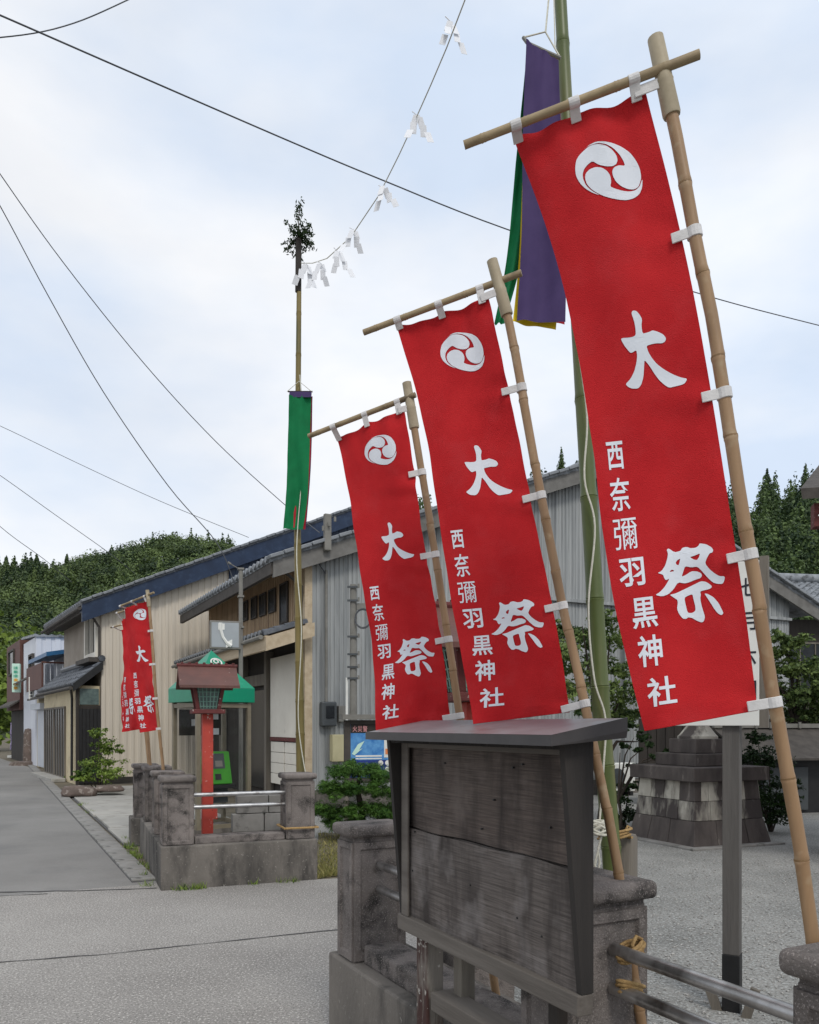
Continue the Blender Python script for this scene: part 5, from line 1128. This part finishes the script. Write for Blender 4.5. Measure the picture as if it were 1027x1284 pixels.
cable('short low cable at the left edge near the hill', [(-60, 600, 24), (0, 660, 24), (55, 701, 25), (90, 730, 26)], 0.009)

# ---------------------------------------------------------------- yard: stone lantern, sign, shrubs
th = R(23); FL = Frame((3.67, 10.6), Vector((math.cos(th), math.sin(th), 0)), Vector((-math.sin(th), math.cos(th), 0)))
sl = thing('stone_lantern', 'large stone lantern base of stained blocks in the yard', 'stone lantern', FL(0.67, 0.67, 0))
LW = 1.347
def lw(z): return 0.20 * max(0, z / 0.86) ** 0.55 * 0.62       # inward batter of the base
courses = [(0.0, 0.345, 3, m_ls_dark), (0.35, 0.60, 4, m_ls_mid), (0.605, 0.86, 4, m_ls_pale)]
MB().hexa([FL(0.06, 0.06, 0), FL(LW - 0.06, 0.06, 0), FL(LW - 0.06, LW - 0.06, 0), FL(0.06, LW - 0.06, 0)], [FL(0.17, 0.17, 0.86), FL(LW - 0.17, 0.17, 0.86), FL(LW - 0.17, LW - 0.17, 0.86), FL(0.17, LW - 0.17, 0.86)]).build('core', m_plinth, sl)
rg = random.Random(8)
for z0, z1, nb_, mat in courses:
    i0, i1 = lw(z0), lw(z1)
    for side in range(4):
        cuts = [0] + sorted(min(0.92, max(0.08, (k + 1) / nb_ + rg.uniform(-0.05, 0.05))) for k in range(nb_ - 1)) + [1]
        for u0, u1 in zip(cuts, cuts[1:]):
            def pt(u, z, ins, dep):
                w = LW - 2 * ins; a = ins + u * w
                q = [(a, ins + dep), (LW - ins - dep, a), (LW - a, LW - ins - dep), (ins + dep, LW - a)][side]; return FL(q[0], q[1], z)
            g = 0.004
            du = g / LW; j = rg.uniform(-0.004, 0.004)
            m = MB().hexa([pt(u0 + du, z0, i0 + j, 0), pt(u1 - du, z0, i0 + j, 0), pt(u1 - du, z0, i0 + j, 0.12), pt(u0 + du, z0, i0 + j, 0.12)],
                          [pt(u0 + du, z1, i1 + j, 0), pt(u1 - du, z1, i1 + j, 0), pt(u1 - du, z1, i1 + j, 0.12), pt(u0 + du, z1, i1 + j, 0.12)])
            m.build('stone_block', mat if not (mat is m_ls_pale and rg.random() < 0.15) else m_ls_dark, sl, bevel=0.006, seg=1)
MB().fbox(FL, 0.02, LW - 0.02, 0.02, LW - 0.02, 0.865, 1.05).build('cap_slab', m_ls_dark, sl, bevel=0.012)
MB().fbox(FL, 0.27, LW - 0.27, 0.27, LW - 0.27, 1.052, 1.22).build('step', m_ls_dark, sl, bevel=0.012)
MB().fbox(FL, 0.40, LW - 0.40, 0.40, LW - 0.40, 1.222, 1.42).build('step', m_ls_dark, sl, bevel=0.012)
cc = FL(LW / 2, LW / 2, 0)
MB().lathe(cc, [(0.27, 1.422), (0.27, 1.455), (0.25, 1.47), (0.15, 1.60), (0.14, 1.70), (0.15, 2.15), (0.17, 2.24), (0.26, 2.30), (0.30, 2.36)], 16).build('shaft', m_ls_pale, sl, smooth=40)
MB().lathe(cc, [(0.24, 2.362), (0.24, 2.70)], 6).build('fire_box', m_ls_pale, sl)
MB().lathe(cc, [(0.46, 2.702), (0.48, 2.76), (0.30, 2.88), (0.12, 2.98), (0.08, 3.02), (0.10, 3.10), (0.05, 3.20), (0.0, 3.24)], 6).build('roof', m_ls_dark, sl)
o = MB().fbox(FL, -0.12, LW + 0.12, -0.12, LW + 0.12, -0.05, 0.03).build('lantern_kerb', m_gutter, bevel=0.01); tag(o, 'pale worn kerb slab under the stone lantern', 'kerb')

sgd = 4.62; sc_ = P(918, 1100, sgd); FSg = Frame((sc_.x, sc_.y), Vector((0.86, -0.51, 0)).normalized(), Vector((0.51, 0.86, 0)).normalized())
ns = thing('signboard', 'white signboard with brush lettering on a grey post behind the largest banner', 'sign', (sc_.x, sc_.y, 0))
MB().fbox(FSg, -0.045, 0.045, -0.045, 0.045, 0.32, 1.75).build('post', m_postgrey, ns, bevel=0.004)
MB().fbox(FSg, -0.047, 0.047, -0.047, 0.047, 0.0, 0.32).build('post_foot', m_black, ns, bevel=0.004)
zt_, zb_ = P(950, 708, sgd).z, P(950, 910, sgd).z
fa, _ = FSg.hit(952, 800, -0.07); fa0 = fa - 0.62
pan = MB().fbox(FSg, fa0, fa, -0.07, -0.046, zb_, zt_).build('panel', m_white, ns, bevel=0.003)
MB().fbox(FSg, fa + 0.001, fa + 0.045, -0.068, -0.02, zb_ - 0.01, zt_ + 0.02).build('side_batten', m_greywood, ns)
mb_ = MB()
for k, ch in enumerate('七月六日'):
    pts, fs = glyph(ch, 0.012); z = P(938, 740 + k * 42, sgd).z; cx_ = FSg.hit(938, 740, -0.07)[0]
    mb_.add([FSg(cx_ + (x - .5) * 0.085, -0.0725, z + (y - .5) * 0.10) for x, y in pts], fs)
mb_.build('lettering', m_ink, pan)
for k, (dx, dy, ln) in enumerate(((-0.10, 0.02, 0.20), (0.11, -0.03, 0.18))):
    o = MB().box(FSg(dx, -0.06 + dy, 0.08), (0.05, 0.03, ln), ex=(FSg.e1 + UP * (0.35 if dx < 0 else -0.3)).normalized(), ey=FSg.e2, ez=(UP - FSg.e1 * (0.35 if dx < 0 else -0.3)).normalized()).build('prop_stake', m_greywood, ns)

def tree(name, label, base, limbs, specs, per, leaf, mat, rtrunk=0.06, group=None, seed=0, cat='tree', fill=0.6):
    t = thing(name, label, cat, base, group); m = MB(); base = Vector(base)
    for pth in limbs:
        w = [Vector(q) for q in pth]; m.tube(w, [rtrunk * (1 - 0.8 * i / (len(w) - 1)) * (1.0 if pth is limbs[0] else 0.6) for i in range(len(w))], 7)
    m.build('trunk', m_bark, t, smooth=60)
    rg = np.random.default_rng(seed); p, n_, s_, t_ = clumps(rg, specs, per, leaf, fill); leaf_obj('crown', mat, t, p, n_, s_, t_); return t
def spread(pxs, d, rr, w=1.0, dd=0.6, seed=0):
    r = random.Random(seed); return [(P(x, y, d + r.uniform(-dd, dd)), (q * rr, q * rr, q * rr * 0.5), w) for x, y, q in pxs]
b = G(752, 1010); b = Vector((P(752, 1000, 13.0).x, 13.0, 0))
def bough(b, tips, d, z0=0.9):
    root = b + UP * z0; out_ = [[b - UP * 0.1, b + Vector((0.05, 0, z0 * 0.5)), root, root + Vector((0.03, 0, 0.7))]]
    for x, y in tips:
        e = P(x, y, d); out_.append([root, root.lerp(e, 0.45) + UP * 0.25, e])
    return out_
tree('maple_tree', 'green maple tree behind the green bamboo pole', b, bough(b, [(705, 800), (730, 785), (765, 800), (790, 850), (720, 850), (775, 880), (800, 930), (752, 920)], 13),
     spread([(708, 812, 1), (722, 795, 1), (742, 800, .9), (760, 778, .8), (775, 800, 1), (725, 835, 1), (752, 830, 1.2), (778, 840, 1), (800, 860, 1), (715, 870, .9), (740, 868, 1.1), (768, 872, 1.2), (795, 890, .9), (735, 890, .7), (765, 905, .9), (785, 900, .8), (810, 830, 1), (830, 860, 1), (700, 790, .8), (690, 820, .8)], 13, 0.34, seed=1), 560, 0.034, m_leafmap, 0.07, seed=1)
b2 = Vector((P(775, 1000, 12.2).x, 12.2, 0))
tree('maple_sapling', 'dark thin branched maple leaning over the stone lantern base', b2, bough(b2, [(795, 925), (810, 935), (790, 960), (830, 950), (845, 940)], 12.0, 0.5),
     spread([(790, 908, .6), (803, 922, .6), (812, 932, .5), (800, 940, .4), (785, 935, .4), (795, 960, .5), (822, 950, .5), (838, 945, .5), (850, 935, .5), (778, 915, .5)], 12.0, 0.20, seed=2, dd=0.3), 170, 0.032, m_leafdark, 0.03, seed=2)
b3 = Vector((P(1000, 1000, 16.5).x, 16.5, 0))
tree('maple_tree', 'yellowish green maple tree above the dark shed', b3, bough(b3, [(970, 850), (1000, 830), (1025, 850), (985, 800), (1040, 880)], 16.5, 1.4),
     spread([(975, 800, .6), (985, 818, .8), (1000, 805, .7), (968, 840, .8), (990, 845, 1), (1012, 835, 1), (1030, 850, 1), (975, 865, 1), (1000, 870, 1.1), (1024, 875, 1), (985, 890, 1), (1010, 895, 1), (1035, 895, 1), (1050, 860, 1.2), (1060, 890, 1.2), (962, 820, .5), (965, 880, .8), (955, 850, .6)], 16.5, 0.40, seed=3), 620, 0.042, m_leafmap, 0.09, seed=3)
def shrub(name, label, specs, per, leaf, mat, seed, base, group=None):
    t = thing(name, label, 'shrub', base, group); m = MB(); base = Vector(base)
    for c, r, w in specs: m.tube([base + Vector((0.02, 0, -0.05)), base.lerp(c, 0.5), c], [0.018, 0.012, 0.005], 5)
    m.build('stems', m_bark, t); rg = np.random.default_rng(seed); p, n_, s_, t_ = clumps(rg, specs, per, leaf, 0.55); leaf_obj('foliage', mat, t, p, n_, s_, t_)
    return t
shrub('shrub', 'dark shrub between the stone lantern and the shed', spread([(945, 945, .9), (965, 955, 1), (975, 985, 1.1), (955, 1000, 1), (972, 1020, 1), (985, 1005, .8), (950, 925, .6), (935, 950, .7)], 12.4, 0.26, seed=4, dd=0.3), 620, 0.026, m_leafdark, 4, (P(965, 1040, 12.4).x, 12.4, 0))
shrub('shrub', 'dark shrub beside the air conditioner, left of the stone lantern', spread([(778, 1000, .8), (785, 1020, .9), (772, 1030, .8), (790, 985, .6)], 12.6, 0.24, seed=5, dd=0.3), 560, 0.026, m_leafdark, 5, (P(780, 1040, 12.6).x, 12.6, 0))
shrub('shrub', 'leafy light green bush at the corner of the beige house', spread([(128, 935, .7), (120, 950, .9), (135, 955, .9), (112, 968, .8), (128, 972, 1), (142, 968, .8), (104, 972, .6), (138, 940, .6), (124, 920, .5)], 19.2, 0.42, seed=6, dd=0.35), 420, 0.032, m_leafbush, 6, (P(124, 988, 19.2).x, 19.2, 0))
shrub('shrub', 'low flowering plant beside the light green bush', spread([(100, 970, .6), (108, 976, .6), (95, 976, .5)], 18.8, 0.26, seed=7, dd=0.2), 160, 0.045, m_leafbush, 7, (P(100, 988, 18.8).x, 18.8, 0))
def rock(label, c, r, seed):
    bm = bmesh.new(); bmesh.ops.create_icosphere(bm, subdivisions=3, radius=1)
    for v in bm.verts:
        k = 1 + 0.22 * noise.noise(v.co * 1.6 + Vector((seed, 0, 0))) + 0.08 * noise.noise(v.co * 5 + Vector((seed, 3, 0))); v.co = Vector((v.co.x * r[0] * k, v.co.y * r[1] * k, max(-0.4, min(v.co.z, 0.72)) * r[2] * k)) + Vector(c)
    me = bpy.data.meshes.new('rock'); bm.to_mesh(me); bm.free(); me.materials.append(m_stone)
    for p_ in me.polygons: p_.use_smooth = True
    o = link('garden_rock', me); tag(o, label, 'rock', 'garden rocks'); return o
rock('long reddish rock at the foot of the light green bush', P(98, 992, 18.3) - UP * 0.03, (0.40, 0.25, 0.20), 1)
rock('flat rock in front of the beige house wall', P(136, 988, 18.6) - UP * 0.03, (0.34, 0.25, 0.12), 2)
# cloud-pruned pine
pb3 = Vector((P(450, 1050, 11.6).x, 11.6, 0)); pn_ = thing('topiary_pine', 'cloud pruned pine with tiered pads in front of the grey house', 'pine', pb3)
MB().tube([pb3, pb3 + Vector((0.05, 0, 0.35)), pb3 + Vector((-0.02, 0, 0.7)), pb3 + Vector((0.02, 0, 1.0))], [0.06, 0.05, 0.035, 0.02], 8).build('trunk', m_bark, pn_, smooth=60)
rg = np.random.default_rng(3)
for lst in ([(430, 966), (448, 963), (466, 965), (480, 969)], [(412, 990), (430, 988), (450, 990), (470, 988), (492, 992)], [(405, 1014), (422, 1016), (442, 1012), (462, 1016), (482, 1012), (500, 1016)], [(416, 1028), (450, 1030), (480, 1030), (500, 1030)]):
    specs = [(P(x, y, 11.6 + rg.uniform(-.25, .25)), (0.17, 0.2, 0.10), 1) for x, y in lst] + [(P(x + rg.uniform(-14, 14), y + rg.uniform(-5, 9), 11.45 + rg.uniform(-.3, .15)), (0.11, 0.13, 0.075), .6) for x, y in lst for _ in range(3)]
    p, n_, s_, t_ = clumps(rg, specs, 1000, 0.024, 0.35, 24); leaf_obj('needle_pad', m_leafpine, pn_, p, n_ + np.array([0, 0, 0.4]), s_, t_, 0.16)
# dry grass strip
rg = np.random.default_rng(9); n = 5200; gx = rg.random(n); gy = rg.random(n) ** 1.2
c0, c1, c2, c3 = G(398, 1102), G(426, 1098), G(520, 1045), G(399, 1045)
ga = np.array([tuple(Vector(c0).lerp(c1, u).lerp(Vector(c3).lerp(c2, u), v)) for u, v in zip(gx, gy)])
hh = 0.02 + 0.06 * rg.random(n) ** 2; tip = ga + np.stack([rg.normal(size=n) * 0.03, rg.normal(size=n) * 0.03, hh], 1)
w_ = np.stack([rg.normal(size=n), rg.normal(size=n), np.zeros(n)], 1) * 0.004
vv = np.empty((n, 3, 3)); vv[:, 0] = ga - w_; vv[:, 1] = ga + w_; vv[:, 2] = tip
me = bpy.data.meshes.new('grass'); me.from_pydata(vv.reshape(-1, 3).tolist(), [], [(3 * i, 3 * i + 1, 3 * i + 2) for i in range(n)])
at_ = me.attributes.new('tint', 'FLOAT', 'POINT'); at_.data.foreach_set('value', np.repeat(rg.random(n), 3).astype(np.float32)); me.materials.append(m_grass)
o = link('grass', me); tag(o, 'thin dry grass between the far plinth and the pruned pine', 'grass', kind='stuff')
rg = np.random.default_rng(31); tufts = []
for k in range(46):
    f = rg.random()
    if k < 16: c = FF(-0.03 - 0.10 * rg.random(), 0.3 + 3.6 * f, 0)
    elif k < 24: c = FF(0.1 + 1.4 * f, -0.02 - 0.03 * rg.random(), 0)
    elif k < 36: c = FS(1.56 + 0.12 * rg.random(), 9.5 + 9 * f, 0)
    else: c = FN(-0.3 + 2.6 * f, -0.07 - 0.03 * rg.random(), 0)
    for i in range(26):
        b_ = np.array(tuple(c)) + np.append(rg.normal(size=2) * 0.03, 0); w_ = np.append(rg.normal(size=2) * 0.003, 0)
        tufts.append([b_ - w_, b_ + w_, b_ + np.append(rg.normal(size=2) * 0.035, 0.02 + 0.07 * rg.random())])
tv = np.array(tufts); me = bpy.data.meshes.new('weeds'); me.from_pydata(tv.reshape(-1, 3).tolist(), [], [(3 * i, 3 * i + 1, 3 * i + 2) for i in range(len(tv))])
at_ = me.attributes.new('tint', 'FLOAT', 'POINT'); at_.data.foreach_set('value', np.repeat(rg.random(len(tv)), 3).astype(np.float32)); me.materials.append(m_leafbush)
o = link('weeds', me); tag(o, 'small green weeds along the plinths and the gutter', 'weeds', kind='stuff')
o = MB().add([Vector((q.x, q.y, 0.006)) for q in (c0, c1, c2, c3)], [(0, 1, 2, 3)]).build('soil_strip', m_earth); tag(o, kind='structure')
# loose stones in the yard beyond the rails
rg = np.random.default_rng(21); n = 9000; bm = bmesh.new(); bmesh.ops.create_icosphere(bm, subdivisions=1, radius=1); bv = np.array([tuple(v.co) for v in bm.verts]); bf = [tuple(v.index for v in f.verts) for f in bm.faces]; bm.free()
cen = np.stack([rg.uniform(0.5, 5.2, n), 3.4 + 6.4 * rg.random(n) ** 1.7, np.full(n, 0.006)], 1); sz = 0.004 + 0.010 * rg.random((n, 1, 1)) ** 2
allv = cen[:, None, :] + bv[None] * sz * (0.7 + 0.6 * rg.random((n, 1, 3))) * np.array([1, 1, 0.6])
me = bpy.data.meshes.new('gravel'); nv = len(bv); me.from_pydata(allv.reshape(-1, 3).tolist(), [], [tuple(i + k * nv for i in f) for k in range(n) for f in bf]); me.materials.append(m_gravel)
o = link('gravel', me); tag(o, 'loose grey gravel in the yard beyond the near rails', 'gravel', kind='stuff')

# ---------------------------------------------------------------- poster board, service pole
FPo = Frame((P(432, 980, 13.2).x, 13.2), Vector((0.95, 0.31, 0)).normalized(), Vector((-0.31, 0.95, 0)).normalized())
po = thing('poster_board', 'brown poster board with blue fire safety poster by the grey house', 'poster board', FPo(0.4, 0, 0))
def pz(py): return P(460, py, 13.3).z
MB().fbox(FPo, 0.0, 0.90, 0.0, 0.06, pz(982), pz(903)).build('board', m_fasciadk, po, bevel=0.006)
MB().fbox(FPo, -0.06, 0.98, -0.12, 0.12, pz(902), pz(896)).build('roof', m_pole, po)
for a in (0.02, 0.82): MB().fbox(FPo, a, a + 0.06, 0.061, 0.12, 0.0, pz(905)).build('leg', m_greywood, po)
ps_ = MB().fbox(FPo, 0.10, 0.82, -0.008, -0.002, pz(975), pz(908)).build('poster', m_poster_blue, po)
def pq(a0, a1, y0, y1, mat, nm, k=0.012): return MB().fbox(FPo, a0, a1, -k, -k + 0.003, pz(y1), pz(y0)).build(nm, mat, ps_)
pq(0.10, 0.82, 908, 919, m_shade, 'poster_heading'); pq(0.10, 0.82, 953, 975, m_poster_navy, 'poster_footer'); pq(0.66, 0.80, 927, 950, m_white, 'poster_box'); pq(0.68, 0.79, 939, 946, m_orange, 'poster_picture', 0.016)
pq(0.18, 0.62, 947, 949, m_white, 'poster_line'); pq(0.18, 0.62, 950.5, 952, m_white, 'poster_line')
for k, (a, y) in enumerate(((0.60, 957), (0.72, 957), (0.72, 965))):
    c = FPo(a, -0.013, pz(y)); MB().tube([c, c + FPo.e2 * 0.002], 0.045, 16).build('poster_dot', m_white, ps_)
MB().add([FPo(a, -0.0135, pz(y)) for a, y in ((0.12, 945), (0.22, 933), (0.33, 929), (0.24, 940), (0.30, 938), (0.16, 947))], [tuple(range(6))[::-1]]).build('poster_splash', m_mint, ps_)
mb_ = MB()
for k, ch in enumerate('火災警'):
    pts, fs = glyph(ch, 0.01); mb_.add([FPo(0.13 + k * 0.085 + x * 0.075, -0.0165, pz(917.5) + y * 0.095) for x, y in pts], fs)
mb_.build('poster_lettering', m_pink, ps_)
c = P(443, 900, 14.6); sv = thing('service_pole', 'slim grey service pole with insulators against the grey house wall', 'pole', (c.x, c.y, 0))
MB().tube([Vector((c.x, c.y, 0)), Vector((c.x, c.y, P(443, 733, 14.6).z))], [0.075, 0.06], 12).build('shaft', m_pole, sv, smooth=40)
for y in (738, 755, 800, 822, 838, 852):
    z = P(443, y, 14.6).z; MB().fbox(Frame(c, Vector((1, 0, 0)), Vector((0, 1, 0))), -0.10, 0.10, -0.085, -0.06, z, z + 0.035).build('bracket', m_meter, sv)
    MB().tube([c * Vector((1, 1, 0)) + Vector((0.10, -0.09, z)), c * Vector((1, 1, 0)) + Vector((0.10, -0.09, z + 0.07))], 0.018, 8).build('insulator', m_pole, sv)
MB().tube([Vector((c.x - 0.11, c.y - 0.05, 0.2)), Vector((c.x - 0.11, c.y - 0.05, P(436, 850, 14.6).z))], 0.022, 8).build('conduit', m_white, sv, smooth=40)
MB().fbox(Frame(c, Vector((1, 0, 0)), Vector((0, 1, 0))), 0.07, 0.42, -0.06, 0.0, P(443, 765, 14.6).z, P(443, 757, 14.6).z).build('arm', m_pole, sv)
lp_ = []
for k in range(40): a = k / 40 * 4 * math.pi; lp_.append(Vector((c.x + 0.18 + 0.14 * math.cos(a), c.y - 0.1, P(443, 778, 14.6).z + 0.17 * math.sin(a) + 0.01 * k * 0.1)))
MB().tube(lp_, 0.010, 5).build('coiled_cable', m_wire, sv)

# ---------------------------------------------------------------- right: tiled house, shed, shrine eave
FD = Frame((P(955, 900, 26).x, 26.0), Vector((0.985, 0.17, 0)), Vector((-0.17, 0.985, 0)))
td = thing('tiled_house', 'dark house with grey tiled roof beyond the maple at the right', 'house', FD(3, 3, 0))
_, ze = FD.hit(990, 769); 
MB().fbox(FD, -0.2, 9, 0.6, 6, 0, ze - 0.1).build('wall', m_shade, td)
roof_tiles(FD(-0.6, 0, ze), FD(9.5, 0, ze), FD(9.5, 4.2, ze + 1.75), FD(-0.6, 4.2, ze + 1.75), 0.30, 0.30, amp=0.035, step=0.035).build('roof', m_tile, td, smooth=30)
eave_caps(FD(-0.55, -0.02, ze + 0.06), FD(6, -0.02, ze + 0.06), 0.30, 0.075, -FD.e2, td, m_whitemetal)  # white ends on grey tiles: glints put in as colour
MB().tube([FD(-0.7, 4.2, ze + 1.95), FD(9.6, 4.2, ze + 1.95)], 0.18, 10).build('ridge_tile', m_tile, td, smooth=40)
window_in(FD, 'a', 0.6, 1.2, 3.4, ze - 2.4, ze - 0.9, td, -1, bars=3, fm=m_greywood)
FK = Frame((P(940, 1020, 14.5).x, 14.5), Vector((0.97, 0.24, 0)).normalized(), Vector((-0.24, 0.97, 0)).normalized())
sh = thing('shed', 'low black shed with dark sheet roof at the right edge', 'shed', FK(1.2, 0.7, 0))
MB().fbox(FK, 0.25, 4, 0.25, 1.6, 0.0, 1.15).build('wall', m_black, sh)
MB().fbox(FK, 0.42, 0.85, 0.20, 0.249, 0.06, 0.85).build('door', m_meter, sh, bevel=0.01)
MB().fbox(FK, 0.95, 1.38, 0.20, 0.249, 0.06, 0.85).build('door', m_meter, sh, bevel=0.01)
MB().hexa([FK(-0.1, -0.1, 0.98), FK(4, -0.1, 0.98), FK(4, 0.9, 1.50), FK(-0.1, 0.9, 1.50)], [FK(-0.1, -0.1, 1.02), FK(4, -0.1, 1.02), FK(4, 0.9, 1.54), FK(-0.1, 0.9, 1.54)]).build('roof', m_fasciadk, sh)
MB().hexa([FK(-0.1, 0.901, 1.50), FK(4, 0.901, 1.50), FK(4, 1.8, 1.05), FK(-0.1, 1.8, 1.05)], [FK(-0.1, 0.901, 1.54), FK(4, 0.901, 1.54), FK(4, 1.8, 1.09), FK(-0.1, 1.8, 1.09)]).build('roof', m_fasciadk, sh)
MB().fbox(FK, -0.12, 4, 0.86, 0.94, 1.56, 1.64).build('ridge_rail', m_pole, sh)
for i in range(6): MB().fbox(FK, 0.1 + i * 0.32, 0.15 + i * 0.32, 0.83, 0.86, 1.55, 1.67).build('ridge_stud', m_pole, sh)
MB().tube([FK(0.1, 0.2, 0), FK(0.1, 0.2, 0.95)], 0.025, 8).build('downspout', m_black, sh)
fe = thing('board_fence', 'dark brown board fence behind the shed', 'fence', FK(2, 2.4, 0))
for i in range(26): MB().fbox(FK, -0.8 + i * 0.2, -0.8 + i * 0.2 + 0.185, 2.4, 2.43, 0, 1.75 + 0.01 * (i % 3)).build('board', m_shade, fe)
MB().fbox(FK, -0.8, 4.4, 2.435, 2.5, 1.4, 1.5).build('rail', m_shade, fe)
hall = thing('shrine_hall', 'dark red shrine hall whose eave tip enters at the right edge', 'shrine', (7.5, 9.5, 0))
FH = Frame((P(1006, 640, 8.0).x, 8.0), Vector((0.97, -0.24, 0)).normalized(), Vector((0.24, 0.97, 0)).normalized())
zt_ = P(1006, 618, 8.0).z
def hr(a, b, z): return FH(a, b, z)
MB().hexa([hr(0, 0, zt_ - 0.06), hr(5, 0, zt_ - 0.06), hr(5, 2.6, zt_ + 1.1), hr(0.9, 2.6, zt_ + 1.1)], [hr(-0.02, -0.02, zt_ + 0.04), hr(5, -0.02, zt_ + 0.04), hr(5, 2.6, zt_ + 1.24), hr(0.9, 2.6, zt_ + 1.24)]).build('roof', m_fasciadk, hall)
MB().fbox(FH, 0.14, 5, 0.15, 0.30, zt_ - 0.30, zt_ - 0.07).build('eave_beam', m_maroon, hall)
MB().fbox(FH, 1.3, 5, 1.2, 3.5, 0, zt_ + 0.1).build('wall', m_maroon, hall)
for a in (1.2, 3.0): MB().tube([FH(a, 0.9, 0), FH(a, 0.9, zt_ - 0.05)], 0.12, 14).build('column', m_maroon, hall, smooth=40)
MB().tube([P(1027, 646, 8.0), P(1040, 648, 8.05)], 0.01, 8).build('beam_end_cap', m_white, hall)

# ---------------------------------------------------------------- small things along the street
def plaque(name, label, px0, px1, py0, py1, d, mats, thick=0.08, cat='sign'):
    fr = Frame(P(px0, py1, d), Vector((0.97, 0.24, 0)).normalized(), Vector((-0.24, 0.97, 0)).normalized()); w = (px1 - px0) / F * d; z0, z1 = P(px0, py1, d).z, P(px0, py0, d).z
    t = thing(name, label, cat, fr(w / 2, 0, z0)); MB().fbox(fr, 0, w, 0, thick, z0, z1).build('panel', mats[0], t, bevel=0.01)
    k = len(mats) - 1; rg = random.Random(int(px0)); h = (z1 - z0)
    for i in range(6):
        mt = mats[1 + (i * k) // 6]; zc = z1 - h * (0.12 + 0.14 * i); m = MB()
        for j in range(3):
            zz = zc - j * h * 0.035; m.fbox(fr, w * 0.2, w * 0.8, -0.006, -0.001, zz - h * 0.009, zz + h * 0.009)
        m.fbox(fr, w * (0.3 + 0.2 * rg.random()), w * 0.62, -0.011, -0.0065, zc - h * 0.08, zc + h * 0.02); m.build('brush_mark', mt, t)
    return t
plaque('hanging_sign', 'tall pale green shop sign with orange marks on the brown house', 15, 24, 832, 868, 34.5, [m_mint, m_signgreen, m_signorange], 0.25)
plaque('hanging_sign', 'narrow white shop sign with dark marks on the white house', 36, 42, 849, 877, 31, [m_white, m_ink], 0.1)
mo = P(35.5, 946, 33.5); bm = MB(); rr = [(0.20, 0), (0.21, 0.3), (0.19, 0.8), (0.17, 1.2), (0.13, 1.36), (0.0, 1.40)]
o = MB().lathe((mo.x, mo.y, 0.1), rr, 9).build('stone_monument', m_stone, smooth=50); tag(o, 'rough upright stone monument before the white house', 'monument')
o = MB().lathe((mo.x - 0.1, mo.y - 0.2, 0), [(0.55, 0), (0.5, 0.12), (0.3, 0.16)], 9).build('monument_base', m_stone); tag(o, 'low rough stones round the monument foot', 'stones')
sp_ = P(18, 926, 41); o = thing('shop_banner', 'small lilac shop banner on a white foot at the street end', 'banner', (sp_.x, sp_.y, 0))
MB().grid([[sp_ * Vector((1, 1, 0)) + Vector((-0.2 + 0.35 * i / 6, 0.04 * math.sin(i + j), 1.75 - 1.35 * j / 12)) for i in range(7)] for j in range(13)]).build('cloth', M('lilac_cloth', (190, 180, 206), (120, 106, 150), scale=9, rough=0.8), o)
MB().tube([sp_ * Vector((1, 1, 0)) + Vector((0.16, 0.05, 0)), sp_ * Vector((1, 1, 0)) + Vector((0.16, 0.05, 1.85))], 0.015, 6).build('pole', m_white, o)
MB().box(sp_ * Vector((1, 1, 0)) + Vector((0, 0, 0.06)), (0.55, 0.35, 0.12)).build('foot', m_white, o, bevel=0.02)
bpy.data.objects.remove(_fo); bpy.data.curves.remove(_fc)
